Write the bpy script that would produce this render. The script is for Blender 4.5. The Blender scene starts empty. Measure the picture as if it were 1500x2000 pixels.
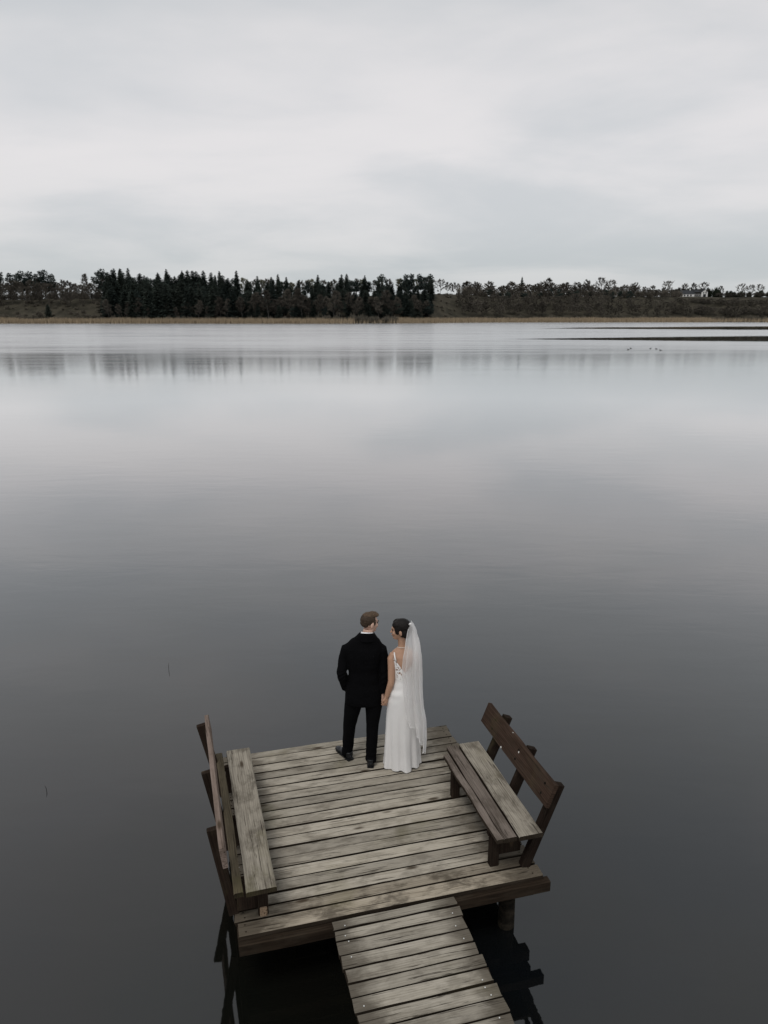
import bpy, math, random
from mathutils import Vector, Matrix, noise
R_ = math.radians
rnd = random.Random(11)
scene = bpy.context.scene
COL = scene.collection

# ------------------------------------------------------------------ camera
CAM_H = 4.83
PITCH = 15.031
FPX = 1430.0
cam_d = bpy.data.cameras.new('camera'); cam = bpy.data.objects.new('camera', cam_d); COL.objects.link(cam)
cam_d.sensor_fit = 'HORIZONTAL'; cam_d.sensor_width = 36.0; cam_d.lens = 36.0 * FPX / 1500.0
cam_d.clip_start = 0.05; cam_d.clip_end = 20000
cam.location = (0, 0, CAM_H); cam.rotation_euler = (R_(90 - PITCH), 0, 0)
scene.camera = cam

# ------------------------------------------------------------------ sky, sun, exposure
SUN_EL, SUN_AZ = 64.0, 205.0          # azimuth clockwise from +Y: high, behind the viewer
world = bpy.data.worlds.new('World'); scene.world = world; world.use_nodes = True
def build_world():
    nt = world.node_tree; nt.nodes.clear(); N = nt.nodes.new; L = nt.links.new
    out = N('ShaderNodeOutputWorld'); bg = N('ShaderNodeBackground'); L(bg.outputs[0], out.inputs[0])
    sky = N('ShaderNodeTexSky'); sky.sky_type = 'NISHITA'; sky.sun_disc = False
    sky.sun_elevation = R_(SUN_EL); sky.sun_rotation = R_(SUN_AZ)
    tc = N('ShaderNodeTexCoord'); sp = N('ShaderNodeSeparateXYZ'); L(tc.outputs['Generated'], sp.inputs[0])
    def m(op, a, b=None, c=None):
        n = N('ShaderNodeMath'); n.operation = op
        for i, v in enumerate((a, b, c)):
            if v is None: continue
            if isinstance(v, (int, float)): n.inputs[i].default_value = v
            else: L(v, n.inputs[i])
        return n.outputs[0]
    zc = m('MAXIMUM', sp.outputs[2], 0.0)
    den = m('ADD', zc, 0.24)
    cb = N('ShaderNodeCombineXYZ'); L(m('DIVIDE', sp.outputs[0], den), cb.inputs[0]); L(m('DIVIDE', sp.outputs[1], den), cb.inputs[1])
    n1 = N('ShaderNodeTexNoise'); n1.inputs['Scale'].default_value = 1.55; n1.inputs['Detail'].default_value = 5; n1.inputs['Roughness'].default_value = .52
    n1.inputs['Distortion'].default_value = .5
    mp = N('ShaderNodeMapping'); mp.inputs['Scale'].default_value = (.55, .80, 1); mp.inputs['Rotation'].default_value = (0, 0, R_(-20)); mp.inputs['Location'].default_value = (3.1, 1.7, 0)
    L(cb.outputs[0], mp.inputs[0]); L(mp.outputs[0], n1.inputs['Vector'])
    n2 = N('ShaderNodeTexNoise'); n2.inputs['Scale'].default_value = 4.2; n2.inputs['Detail'].default_value = 6; n2.inputs['Roughness'].default_value = .55
    L(mp.outputs[0], n2.inputs['Vector'])
    gr = N('ShaderNodeValToRGB'); e = gr.color_ramp.elements
    stops = [(0.0, (.56, .59, .605)), (.05, (.61, .63, .64)), (.115, (.71, .71, .717)), (.18, (.755, .746, .752)), (.26, (.745, .738, .745)), (.36, (.69, .692, .70)), (.6, (.615, .62, .63)), (1.0, (.565, .59, .60))]
    e[0].position, e[0].color = stops[0][0], (*stops[0][1], 1); e[1].position, e[1].color = stops[-1][0], (*stops[-1][1], 1)
    for p, c in stops[1:-1]:
        x = e.new(p); x.color = (*c, 1)
    L(zc, gr.inputs[0])
    nn = m('ADD', m('MULTIPLY', n1.outputs[0], .80), m('MULTIPLY', n2.outputs[0], .20))
    mr = N('ShaderNodeMapRange'); mr.inputs['From Min'].default_value = .36; mr.inputs['From Max'].default_value = .64
    mr.inputs['To Min'].default_value = 0; mr.inputs['To Max'].default_value = 1; mr.interpolation_type = 'SMOOTHSTEP'; L(nn, mr.inputs[0])
    dk = N('ShaderNodeMix'); dk.data_type = 'RGBA'; dk.inputs[6].default_value = (.868, .895, .912, 1); dk.inputs[7].default_value = (1.085, 1.065, 1.06, 1); L(mr.outputs[0], dk.inputs[0])
    mul = N('ShaderNodeMix'); mul.data_type = 'RGBA'; mul.blend_type = 'MULTIPLY'; mul.inputs[0].default_value = 1; L(gr.outputs[0], mul.inputs[6]); L(dk.outputs[2], mul.inputs[7])
    sc = N('ShaderNodeMix'); sc.data_type = 'RGBA'; sc.blend_type = 'MULTIPLY'; sc.inputs[0].default_value = 1; L(sky.outputs[0], sc.inputs[6]); sc.inputs[7].default_value = (.09, .09, .09, 1)
    mx = N('ShaderNodeMix'); mx.data_type = 'RGBA'; mx.inputs[0].default_value = .93; L(sc.outputs[2], mx.inputs[6]); L(mul.outputs[2], mx.inputs[7])
    L(mx.outputs[2], bg.inputs[0]); bg.inputs[1].default_value = 1.0
build_world()
sun_d = bpy.data.lights.new('sun', 'SUN'); sun = bpy.data.objects.new('sun', sun_d); COL.objects.link(sun)
sun_d.energy = 1.35; sun_d.angle = R_(20); sun_d.color = (1.0, .97, .93)
_a, _e = R_(SUN_AZ), R_(SUN_EL)
sd = Vector((math.sin(_a) * math.cos(_e), math.cos(_a) * math.cos(_e), math.sin(_e)))
sun.rotation_euler = sd.to_track_quat('Z', 'Y').to_euler(); sun.location = sd * 60
vs = scene.view_settings
vs.view_transform = 'Standard'; vs.look = 'None'; vs.exposure = 0.0; vs.gamma = 1.0; vs.use_curve_mapping = False
scene.cycles.max_bounces = 8; scene.cycles.transparent_max_bounces = 24

# ------------------------------------------------------------------ helpers
WATER_Z = -0.62
def link_mesh(name, verts, faces, mat, parent=None, smooth=False, loc=(0, 0, 0), rot=(0, 0, 0)):
    me = bpy.data.meshes.new(name); me.from_pydata([tuple(v) for v in verts], [], faces); me.update()
    if mat is not None: me.materials.append(mat)
    if smooth:
        me.polygons.foreach_set('use_smooth', [True] * len(me.polygons))
    return link_obj(name, me, parent, loc, rot)
def link_obj(name, me, parent=None, loc=(0, 0, 0), rot=(0, 0, 0)):
    o = bpy.data.objects.new(name, me); COL.objects.link(o); o.parent = parent; o.location = loc; o.rotation_euler = rot
    return o
def tag(o, label=None, cat=None, group=None, kind=None):
    if label: o['label'] = label
    if cat: o['category'] = cat
    if group: o['group'] = group
    if kind: o['kind'] = kind
    return o
def empty(name, loc=(0, 0, 0), rz=0.0):
    o = bpy.data.objects.new(name, None); COL.objects.link(o); o.location = loc; o.rotation_euler = (0, 0, rz); o.empty_display_size = .1
    return o
def join(parts):
    V, F = [], []
    for v, f in parts:
        b = len(V); V += [Vector(p) for p in v]; F += [tuple(i + b for i in q) for q in f]
    return V, F
def xform(part, M):
    return [M @ Vector(v) for v in part[0]], part[1]
def ellipsoid(c, r, seg=20, rings=12, rot=None):
    V = [Vector((0, 0, r[2]))]; F = []
    for i in range(1, rings):
        t = math.pi * i / rings
        for j in range(seg):
            p = 2 * math.pi * j / seg
            V.append(Vector((r[0] * math.sin(t) * math.cos(p), r[1] * math.sin(t) * math.sin(p), r[2] * math.cos(t))))
    V.append(Vector((0, 0, -r[2])))
    for j in range(seg):
        F.append((0, 1 + j, 1 + (j + 1) % seg))
    for i in range(rings - 2):
        for j in range(seg):
            a = 1 + i * seg + j; b = 1 + i * seg + (j + 1) % seg
            F.append((a, a + seg, b + seg, b))
    n = len(V) - 1; s = 1 + (rings - 2) * seg
    for j in range(seg): F.append((n, s + (j + 1) % seg, s + j))
    M = Matrix.Translation(Vector(c)) @ (rot.to_4x4() if rot else Matrix.Identity(4))
    return [M @ v for v in V], F
def tube(pts, rad, seg=12, caps=True, flat=1.0, up=None):
    pts = [Vector(p) for p in pts]
    V, F = [], []; prev = up.copy() if up else None
    for i, p in enumerate(pts):
        d = (pts[min(i + 1, len(pts) - 1)] - pts[max(i - 1, 0)]).normalized()
        if prev is None:
            prev = Vector((1, 0, 0)) if abs(d.x) < .9 else Vector((0, 1, 0))
        a = (prev - d * prev.dot(d)).normalized(); b = d.cross(a); prev = a
        r = rad[i]
        for j in range(seg):
            t = 2 * math.pi * j / seg
            V.append(p + a * (r * math.cos(t)) + b * (r * flat * math.sin(t)))
    for i in range(len(pts) - 1):
        for j in range(seg):
            a = i * seg + j; b = i * seg + (j + 1) % seg
            F.append((a, b, b + seg, a + seg))
    if caps:
        F.append(tuple(reversed(range(seg)))); F.append(tuple(range(len(V) - seg, len(V))))
    return V, F
def rings_loft(tab, seg=28, expo=2.3, yoff=None):
    """tab rows (z, cx, cy, rx, ry) from low to high; closed."""
    V, F = [], []
    for (z, cx, cy, rx, ry) in tab:
        for j in range(seg):
            t = 2 * math.pi * j / seg
            c, s = math.cos(t), math.sin(t)
            V.append(Vector((cx + rx * math.copysign(abs(c) ** (2 / expo), c), cy + ry * math.copysign(abs(s) ** (2 / expo), s), z)))
    for i in range(len(tab) - 1):
        for j in range(seg):
            a = i * seg + j; b = i * seg + (j + 1) % seg
            F.append((a, b, b + seg, a + seg))
    F.append(tuple(reversed(range(seg)))); F.append(tuple(range(len(V) - seg, len(V))))
    return V, F
def resample(tab, step=.03):
    out = []
    z = tab[0][0]; z1 = tab[-1][0]; n = max(2, int(abs(z1 - z) / step))
    for k in range(n + 1):
        out.append(interp(tab, z + (z1 - z) * k / n))
    return out
def interp(tab, z):
    """smooth interpolation of rows by first column"""
    if z <= tab[0][0]: return (z,) + tuple(tab[0][1:])
    for a, b in zip(tab, tab[1:]):
        if z <= b[0]:
            t = (z - a[0]) / (b[0] - a[0]); t = t * t * (3 - 2 * t) * .6 + t * .4
            return (z,) + tuple(p + (q - p) * t for p, q in zip(a[1:], b[1:]))
    return (z,) + tuple(tab[-1][1:])
def fused(name, parts, voxel, mat, parent, smooth_it=4, loc=(0, 0, 0), displace=None):
    V, F = join(parts)
    me = bpy.data.meshes.new(name + '_raw'); me.from_pydata([tuple(v) for v in V], [], F); me.update()
    ts = bpy.data.scenes.new('fuse'); tmp = bpy.data.objects.new('tmp', me); ts.collection.objects.link(tmp)   # a scene of its own: quick to evaluate
    md = tmp.modifiers.new('r', 'REMESH'); md.mode = 'VOXEL'; md.voxel_size = voxel; md.use_smooth_shade = True
    sm = tmp.modifiers.new('s', 'SMOOTH'); sm.factor = .5; sm.iterations = smooth_it
    ts.view_layers[0].update(); dg = ts.view_layers[0].depsgraph
    res = bpy.data.meshes.new_from_object(tmp.evaluated_get(dg))
    bpy.data.objects.remove(tmp); bpy.data.meshes.remove(me); bpy.data.scenes.remove(ts)
    res.name = name; res.materials.clear(); res.materials.append(mat)
    if displace:
        nrm = [v.normal.copy() for v in res.vertices]; cos = [v.co.copy() for v in res.vertices]
        flat = [x for c, n in zip(cos, nrm) for x in (c + displace(c, n))]
        res.vertices.foreach_set('co', flat); res.update()
    res.polygons.foreach_set('use_smooth', [True] * len(res.polygons))
    return link_obj(name, res, parent, loc)

# ------------------------------------------------------------------ materials
def newmat(name):
    m = bpy.data.materials.new(name); m.use_nodes = True
    nt = m.node_tree; nt.nodes.clear()
    out = nt.nodes.new('ShaderNodeOutputMaterial')
    return m, nt, nt.nodes.new, nt.links.new, out
def principled(N, L, out, color=(.5, .5, .5), rough=.6, spec=.5):
    b = N('ShaderNodeBsdfPrincipled'); b.inputs['Base Color'].default_value = (*color, 1); b.inputs['Roughness'].default_value = rough
    b.inputs['Specular IOR Level'].default_value = spec; L(b.outputs[0], out.inputs[0]); return b
def ramp(N, stops):
    r = N('ShaderNodeValToRGB'); e = r.color_ramp.elements
    e[0].position, e[0].color = stops[0][0], (*stops[0][1], 1); e[1].position, e[1].color = stops[-1][0], (*stops[-1][1], 1)
    for p, c in stops[1:-1]:
        x = e.new(p); x.color = (*c, 1)
    return r
def noise_n(N, scale, detail=4, rough=.55, dist=0.0):
    n = N('ShaderNodeTexNoise'); n.inputs['Scale'].default_value = scale; n.inputs['Detail'].default_value = detail
    n.inputs['Roughness'].default_value = rough; n.inputs['Distortion'].default_value = dist; return n
def mathn(N, L, op, a, b=None, clamp=False):
    n = N('ShaderNodeMath'); n.operation = op; n.use_clamp = clamp
    for i, v in enumerate((a, b)):
        if v is None: continue
        if isinstance(v, (int, float)): n.inputs[i].default_value = v
        else: L(v, n.inputs[i])
    return n.outputs[0]
def mixc(N, L, fac, a, b, blend='MIX'):
    n = N('ShaderNodeMix'); n.data_type = 'RGBA'; n.blend_type = blend
    for i, v in ((0, fac), (6, a), (7, b)):
        if isinstance(v, (int, float)): n.inputs[i].default_value = v
        elif isinstance(v, tuple): n.inputs[i].default_value = (*v, 1)
        else: L(v, n.inputs[i])
    return n.outputs[2]
def maprange(N, L, v, a, b, c=0.0, d=1.0, smooth=True):
    n = N('ShaderNodeMapRange'); n.interpolation_type = 'SMOOTHSTEP' if smooth else 'LINEAR'
    L(v, n.inputs[0])
    for i, x in ((1, a), (2, b), (3, c), (4, d)): n.inputs[i].default_value = x
    return n.outputs[0]

def wood(name, light, mid, dark, stain=.5, ends=0.0, specks=0.0, moss=.3, half=1.35):
    """weathered timber; the grain runs along the object's local X"""
    m, nt, N, L, out = newmat(name)
    b = principled(N, L, out, mid, .9, .03)
    tc = N('ShaderNodeTexCoord'); oi = N('ShaderNodeObjectInfo'); geo = N('ShaderNodeNewGeometry')
    off = N('ShaderNodeVectorMath'); off.operation = 'MULTIPLY_ADD'
    cmb = N('ShaderNodeCombineXYZ'); 
    for i in range(3): L(oi.outputs['Random'], cmb.inputs[i])
    L(cmb.outputs[0], off.inputs[0]); off.inputs[1].default_value = (83, 47, 29); L(tc.outputs['Object'], off.inputs[2])
    mp = N('ShaderNodeMapping'); mp.inputs['Scale'].default_value = (2.2, 24, 24); L(off.outputs[0], mp.inputs[0])
    g1 = noise_n(N, 1.0, 6, .55, .8); L(mp.outputs[0], g1.inputs['Vector'])
    mp2 = N('ShaderNodeMapping'); mp2.inputs['Scale'].default_value = (.9, 7.0, 7.0); L(off.outputs[0], mp2.inputs[0])
    wv = N('ShaderNodeTexWave'); wv.wave_type = 'BANDS'; wv.bands_direction = 'Y'; wv.inputs['Scale'].default_value = 2.2; wv.inputs['Distortion'].default_value = 7.5
    wv.inputs['Detail'].default_value = 2.5; wv.inputs['Detail Scale'].default_value = .8; L(mp2.outputs[0], wv.inputs['Vector'])
    gsum = mathn(N, L, 'ADD', mathn(N, L, 'MULTIPLY', g1.outputs[0], .84), mathn(N, L, 'MULTIPLY', wv.outputs['Fac'], .16))
    mpf = N('ShaderNodeMapping'); mpf.inputs['Scale'].default_value = (5.0, 130, 130); L(off.outputs[0], mpf.inputs[0])
    fg = noise_n(N, 1.0, 3, .6, .4); L(mpf.outputs[0], fg.inputs['Vector'])
    gsum = mathn(N, L, 'ADD', mathn(N, L, 'MULTIPLY', gsum, .72), mathn(N, L, 'MULTIPLY', fg.outputs[0], .28))
    rp = ramp(N, [(.24, dark), (.46, mid), (.70, light)]); L(gsum, rp.inputs[0])
    # board-to-board tone
    tone = maprange(N, L, oi.outputs['Random'], 0, 1, .72, 1.16, False)
    cc = N('ShaderNodeCombineColor'); 
    for i in range(3): L(tone, cc.inputs[i])
    col = mixc(N, L, 1.0, rp.outputs[0], cc.outputs[0], 'MULTIPLY')
    # blotches of damp dirt, running over neighbouring boards
    st = noise_n(N, 2.1, 6, .62, .4); L(geo.outputs['Position'], st.inputs['Vector'])
    mps = N('ShaderNodeMapping'); mps.inputs['Scale'].default_value = (4.0, 8, 8); L(off.outputs[0], mps.inputs[0])
    st2 = noise_n(N, 1.0, 6, .65, .3); L(mps.outputs[0], st2.inputs['Vector'])
    sm = mathn(N, L, 'ADD', mathn(N, L, 'MULTIPLY', st.outputs[0], .34), mathn(N, L, 'MULTIPLY', st2.outputs[0], .66))
    sf = maprange(N, L, sm, .46, .62, 0, stain)
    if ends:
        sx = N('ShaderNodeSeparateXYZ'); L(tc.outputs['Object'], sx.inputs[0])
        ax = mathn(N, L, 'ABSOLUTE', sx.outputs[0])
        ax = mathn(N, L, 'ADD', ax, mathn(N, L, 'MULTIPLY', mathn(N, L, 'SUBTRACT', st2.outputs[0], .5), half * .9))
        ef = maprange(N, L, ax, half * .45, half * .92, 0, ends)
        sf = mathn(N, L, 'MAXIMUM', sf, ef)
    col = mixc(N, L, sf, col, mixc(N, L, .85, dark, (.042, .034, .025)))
    ms = noise_n(N, 1.3, 5, .6, .2); L(geo.outputs['Position'], ms.inputs['Vector'])
    mf = maprange(N, L, ms.outputs[0], .55, .72, 0, moss)
    col = mixc(N, L, mf, col, (.115, .105, .045))
    # dark splits along the grain and knots
    mp3 = N('ShaderNodeMapping'); mp3.inputs['Scale'].default_value = (2.2, 60, 60); L(off.outputs[0], mp3.inputs[0])
    cr = noise_n(N, 1.0, 3, .5, .9); L(mp3.outputs[0], cr.inputs['Vector'])
    cf = maprange(N, L, cr.outputs[0], .33, .39, 1, 0)
    col = mixc(N, L, mathn(N, L, 'MULTIPLY', cf, .75), col, (.03, .024, .018))
    vk = N('ShaderNodeTexVoronoi'); vk.inputs['Scale'].default_value = 1.0; mp4 = N('ShaderNodeMapping'); mp4.inputs['Scale'].default_value = (1.7, 5.5, 5.5); L(off.outputs[0], mp4.inputs[0]); L(mp4.outputs[0], vk.inputs['Vector'])
    kf = maprange(N, L, vk.outputs['Distance'], .05, .15, .9, 0)
    col = mixc(N, L, kf, col, (.05, .036, .024))
    if specks:
        vo = N('ShaderNodeTexVoronoi'); vo.inputs['Scale'].default_value = 13; L(off.outputs[0], vo.inputs['Vector'])
        vs_ = N('ShaderNodeSeparateColor'); L(vo.outputs['Color'], vs_.inputs[0])
        th = mathn(N, L, 'MULTIPLY', maprange(N, L, vs_.outputs[0], .72, 1.0, 0, .16, False), specks)
        lf = noise_n(N, 1.1, 2); L(geo.outputs['Position'], lf.inputs['Vector'])
        th = mathn(N, L, 'MULTIPLY', th, maprange(N, L, lf.outputs[0], .45, .6))
        spf = mathn(N, L, 'LESS_THAN', vo.outputs['Distance'], th)
        col = mixc(N, L, spf, col, (.55, .54, .50))
    L(col, b.inputs['Base Color'])
    bp = N('ShaderNodeBump'); bp.inputs['Strength'].default_value = .55; bp.inputs['Distance'].default_value = .006
    hsum = mathn(N, L, 'SUBTRACT', gsum, mathn(N, L, 'MULTIPLY', cf, .8)); L(hsum, bp.inputs['Height']); L(bp.outputs[0], b.inputs['Normal'])
    return m
def plain(name, color, rough=.6, spec=.3, var=.15, scale=30, bump=0.0, sheen=0.0):
    m, nt, N, L, out = newmat(name); b = principled(N, L, out, color, rough, spec)
    tc = N('ShaderNodeTexCoord'); n = noise_n(N, scale, 4); L(tc.outputs['Object'], n.inputs['Vector'])
    c0 = tuple(c * (1 - var) for c in color); c1 = tuple(min(1, c * (1 + var)) for c in color)
    r = ramp(N, [(.3, c0), (.7, c1)]); L(n.outputs[0], r.inputs[0]); L(r.outputs[0], b.inputs['Base Color'])
    if sheen: b.inputs['Sheen Weight'].default_value = sheen
    if bump:
        bp = N('ShaderNodeBump'); bp.inputs['Strength'].default_value = bump; bp.inputs['Distance'].default_value = .004; L(n.outputs[0], bp.inputs['Height']); L(bp.outputs[0], b.inputs['Normal'])
    return m
def foliage(name, c0, c1, rough=.9, spec=.02):
    """leaf or twig colour that varies from tree to tree and from clump to clump"""
    m, nt, N, L, out = newmat(name); b = principled(N, L, out, c0, rough, spec)
    oi = N('ShaderNodeObjectInfo'); tc = N('ShaderNodeTexCoord')
    n = noise_n(N, .55, 3); L(tc.outputs['Object'], n.inputs['Vector'])
    f = mathn(N, L, 'ADD', mathn(N, L, 'MULTIPLY', n.outputs[0], .9), mathn(N, L, 'MULTIPLY', oi.outputs['Random'], .55))
    r = ramp(N, [(.3, c0), (1.0, c1)]); L(f, r.inputs[0]); L(r.outputs[0], b.inputs['Base Color'])
    return m

M = {}
M['deck'] = wood('deck_wood', (.425, .388, .328), (.34, .305, .25), (.19, .165, .13), stain=.42, ends=.84, moss=.30, half=1.35)  # dark ends: damp stain, plus painted shade under and beside the benches
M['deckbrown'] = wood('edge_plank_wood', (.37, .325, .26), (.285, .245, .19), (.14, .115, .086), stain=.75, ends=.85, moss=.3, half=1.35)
M['walk'] = wood('walkway_wood', (.40, .365, .31), (.315, .285, .235), (.17, .148, .118), stain=.42, ends=.80, specks=.55, moss=.15, half=.54)
M['seat'] = wood('seat_wood', (.36, .325, .27), (.245, .22, .18), (.12, .10, .08), stain=.60, specks=.5, moss=.4)
M['seatdark'] = wood('dark_seat_wood', (.20, .168, .145), (.145, .12, .102), (.07, .056, .047), stain=.5, specks=.3, moss=.1)
M['seatmoss'] = wood('mossy_seat_wood', (.15, .125, .085), (.105, .086, .058), (.05, .04, .028), stain=.4, specks=1.0, moss=.4)
M['brown'] = wood('brown_board', (.085, .056, .042), (.047, .030, .022), (.017, .011, .008), stain=.4, specks=1.2, moss=.12)
M['edge'] = wood('pale_pink_board', (.27, .21, .18), (.19, .145, .12), (.07, .05, .04), stain=.35, moss=.05)
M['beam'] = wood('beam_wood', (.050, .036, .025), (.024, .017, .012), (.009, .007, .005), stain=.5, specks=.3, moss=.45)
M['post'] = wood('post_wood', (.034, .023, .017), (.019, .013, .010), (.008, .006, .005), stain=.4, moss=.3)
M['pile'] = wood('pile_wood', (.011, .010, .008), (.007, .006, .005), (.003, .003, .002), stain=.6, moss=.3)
M['side'] = wood('shaded_edge_wood', (.045, .035, .026), (.024, .018, .013), (.010, .008, .006), stain=.5, moss=.2)  # edge brown with the shade between the boards painted in
M['cut'] = wood('fresh_cut_wood', (.42, .31, .21), (.30, .21, .14), (.12, .08, .05), stain=.3)
M['nail'] = plain('nail_head', (.62, .62, .60), .4, .6)

# ------------------------------------------------------------------ water
def build_water():
    m, nt, N, L, out = newmat('lake_water')
    geo = N('ShaderNodeNewGeometry'); sp = N('ShaderNodeSeparateXYZ'); L(geo.outputs['Position'], sp.inputs[0])
    X, Y = sp.outputs[0], sp.outputs[1]
    # wind ripple patches: rough far water, calm near water, two calm lanes on the right
    mp = N('ShaderNodeMapping'); mp.inputs['Scale'].default_value = (.010, .035, 1); L(geo.outputs['Position'], mp.inputs[0])
    pn = noise_n(N, 1.0, 5, .55, .4); L(mp.outputs[0], pn.inputs['Vector'])
    wob = mathn(N, L, 'MULTIPLY', mathn(N, L, 'SUBTRACT', pn.outputs[0], .5), 70.0)
    Yw = mathn(N, L, 'ADD', Y, wob)
    rip = maprange(N, L, Yw, 66, 150)
    def lane(yc, hw, x0, x1):
        mpl = N('ShaderNodeMapping'); mpl.inputs['Scale'].default_value = (.010, .012, 1); mpl.inputs['Location'].default_value = (yc, 0, 0); L(geo.outputs['Position'], mpl.inputs[0])
        ln = noise_n(N, 1.0, 6, .6); L(mpl.outputs[0], ln.inputs['Vector'])
        yy = mathn(N, L, 'ADD', Y, mathn(N, L, 'MULTIPLY', mathn(N, L, 'SUBTRACT', ln.outputs[0], .5), hw * 1.0))
        c = maprange(N, L, X, x0, x1, 0, 1, False)                   # the lane tapers away to the left
        d = mathn(N, L, 'DIVIDE', mathn(N, L, 'ABSOLUTE', mathn(N, L, 'SUBTRACT', yy, yc)), mathn(N, L, 'ADD', mathn(N, L, 'MULTIPLY', c, hw), .5))
        return mathn(N, L, 'MULTIPLY', maprange(N, L, d, .55, 1.25, 1, 0), maprange(N, L, c, 0, .3))
    lanes = mathn(N, L, 'MAXIMUM', lane(180, 28, 22, 112), lane(330, 75, 55, 210))
    rip = mathn(N, L, 'MULTIPLY', rip, mathn(N, L, 'SUBTRACT', 1.0, lanes, True))
    # small streaks of calm in the rippled water
    mps = N('ShaderNodeMapping'); mps.inputs['Scale'].default_value = (.02, .22, 1); L(geo.outputs['Position'], mps.inputs[0])
    sn = noise_n(N, 1.0, 6, .6, .6); L(mps.outputs[0], sn.inputs['Vector'])
    rip = mathn(N, L, 'MULTIPLY', rip, maprange(N, L, sn.outputs[0], .34, .56, .72, 1.0))
    rough = mathn(N, L, 'MAXIMUM', maprange(N, L, rip, 0, 1, .03, .26, False), mathn(N, L, 'MULTIPLY', mathn(N, L, 'MULTIPLY', maprange(N, L, Yw, 25, 110, .03, .115), maprange(N, L, sn.outputs[0], .3, .7, .8, 1.2)), mathn(N, L, 'SUBTRACT', 1.0, lanes)))
    # ripples as relief
    w1m = N('ShaderNodeMapping'); w1m.inputs['Scale'].default_value = (.55, 1.5, 1); w1m.inputs['Rotation'].default_value = (0, 0, R_(12)); L(geo.outputs['Position'], w1m.inputs[0])
    w1 = noise_n(N, 1.1, 4, .5, .3); L(w1m.outputs[0], w1.inputs['Vector'])
    w2m = N('ShaderNodeMapping'); w2m.inputs['Scale'].default_value = (2.0, 5.0, 1); w2m.inputs['Rotation'].default_value = (0, 0, R_(20)); L(geo.outputs['Position'], w2m.inputs[0])
    w2 = noise_n(N, 1.3, 3, .5, .2); L(w2m.outputs[0], w2.inputs['Vector'])
    lz = noise_n(N, .16, 3, .5); L(geo.outputs['Position'], lz.inputs['Vector'])
    amp = maprange(N, L, lz.outputs[0], .4, .65, .25, 1.0)
    hgt = mathn(N, L, 'ADD', w1.outputs[0], mathn(N, L, 'MULTIPLY', mathn(N, L, 'MULTIPLY', w2.outputs[0], .16), amp))
    bp = N('ShaderNodeBump'); bp.inputs['Strength'].default_value = 1.0; bp.inputs['Distance'].default_value = .0030; L(hgt, bp.inputs['Height'])
    fr = N('ShaderNodeFresnel'); fr.inputs['IOR'].default_value = 1.34; L(bp.outputs[0], fr.inputs['Normal'])
    fac = mathn(N, L, 'MINIMUM', mathn(N, L, 'MAXIMUM', mathn(N, L, 'SUBTRACT', mathn(N, L, 'MULTIPLY', mathn(N, L, 'POWER', fr.outputs[0], .76), 1.46), .020), .02), .87)
    gl = N('ShaderNodeBsdfGlossy'); gl.distribution = 'GGX'; gl.inputs['Color'].default_value = (1, 1, 1, 1); L(rough, gl.inputs['Roughness']); L(bp.outputs[0], gl.inputs['Normal'])
    dn = noise_n(N, .16, 4, .55); L(geo.outputs['Position'], dn.inputs['Vector'])
    dr = ramp(N, [(.30, (.0025, .0046, .0038)), (.45, (.0046, .0046, .0036)), (.56, (.0030, .0040, .0052)), (.70, (.0026, .0048, .0041))]); L(dn.outputs[0], dr.inputs[0])
    df = N('ShaderNodeBsdfDiffuse'); L(dr.outputs[0], df.inputs['Color'])
    mx = N('ShaderNodeMixShader'); L(fac, mx.inputs[0]); L(df.outputs[0], mx.inputs[1]); L(gl.outputs[0], mx.inputs[2]); L(mx.outputs[0], out.inputs[0])
    S = 6000
    o = link_mesh('water', [(-S, -S, WATER_Z), (S, -S, WATER_Z), (S, S, WATER_Z), (-S, S, WATER_Z)], [(0, 1, 2, 3)], m)
    tag(o, kind='structure')
build_water()

# ------------------------------------------------------------------ far shore
def sstep(a, b, x):
    t = max(0, min(1, (x - a) / (b - a))); return t * t * (3 - 2 * t)
def shore_y(X):
    return 528 + 95 * sstep(-20, 130, X) + 4 * math.sin(X * .031) + 2.2 * math.sin(X * .09 + 1) - 60 * sstep(330, 700, abs(X))
def hill_h(X):
    tab = ((-600, 17), (-400, 18), (-200, 20), (-60, 20.5), (55, 25), (120, 24), (215, 24), (300, 23.5), (420, 23), (700, 20))
    if X <= tab[0][0]: return tab[0][1]
    for a, b in zip(tab, tab[1:]):
        if X <= b[0]: return a[1] + (b[1] - a[1]) * sstep(a[0], b[0], X)
    return tab[-1][1]
def ground_z(X, Y):
    t = Y - shore_y(X)
    z = WATER_Z - .6 + 1.1 * sstep(-2, 4, t)
    z += hill_h(X) * (sstep(12, 85, t) * .9 + .1 * sstep(60, 200, t))
    if t > 10: z += 1.1 * noise.noise((X * .045, Y * .045, 3.0)) * sstep(10, 40, t)
    return z
def px_x(px, Y, z=10.0):
    depth = Y * math.cos(R_(PITCH)) - (z - CAM_H) * math.sin(R_(PITCH)); return (px - 750) / FPX * depth
def z_at(py, Y):
    a = math.atan((1000 - py) / FPX) - R_(PITCH); return CAM_H + Y * math.tan(a)
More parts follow.
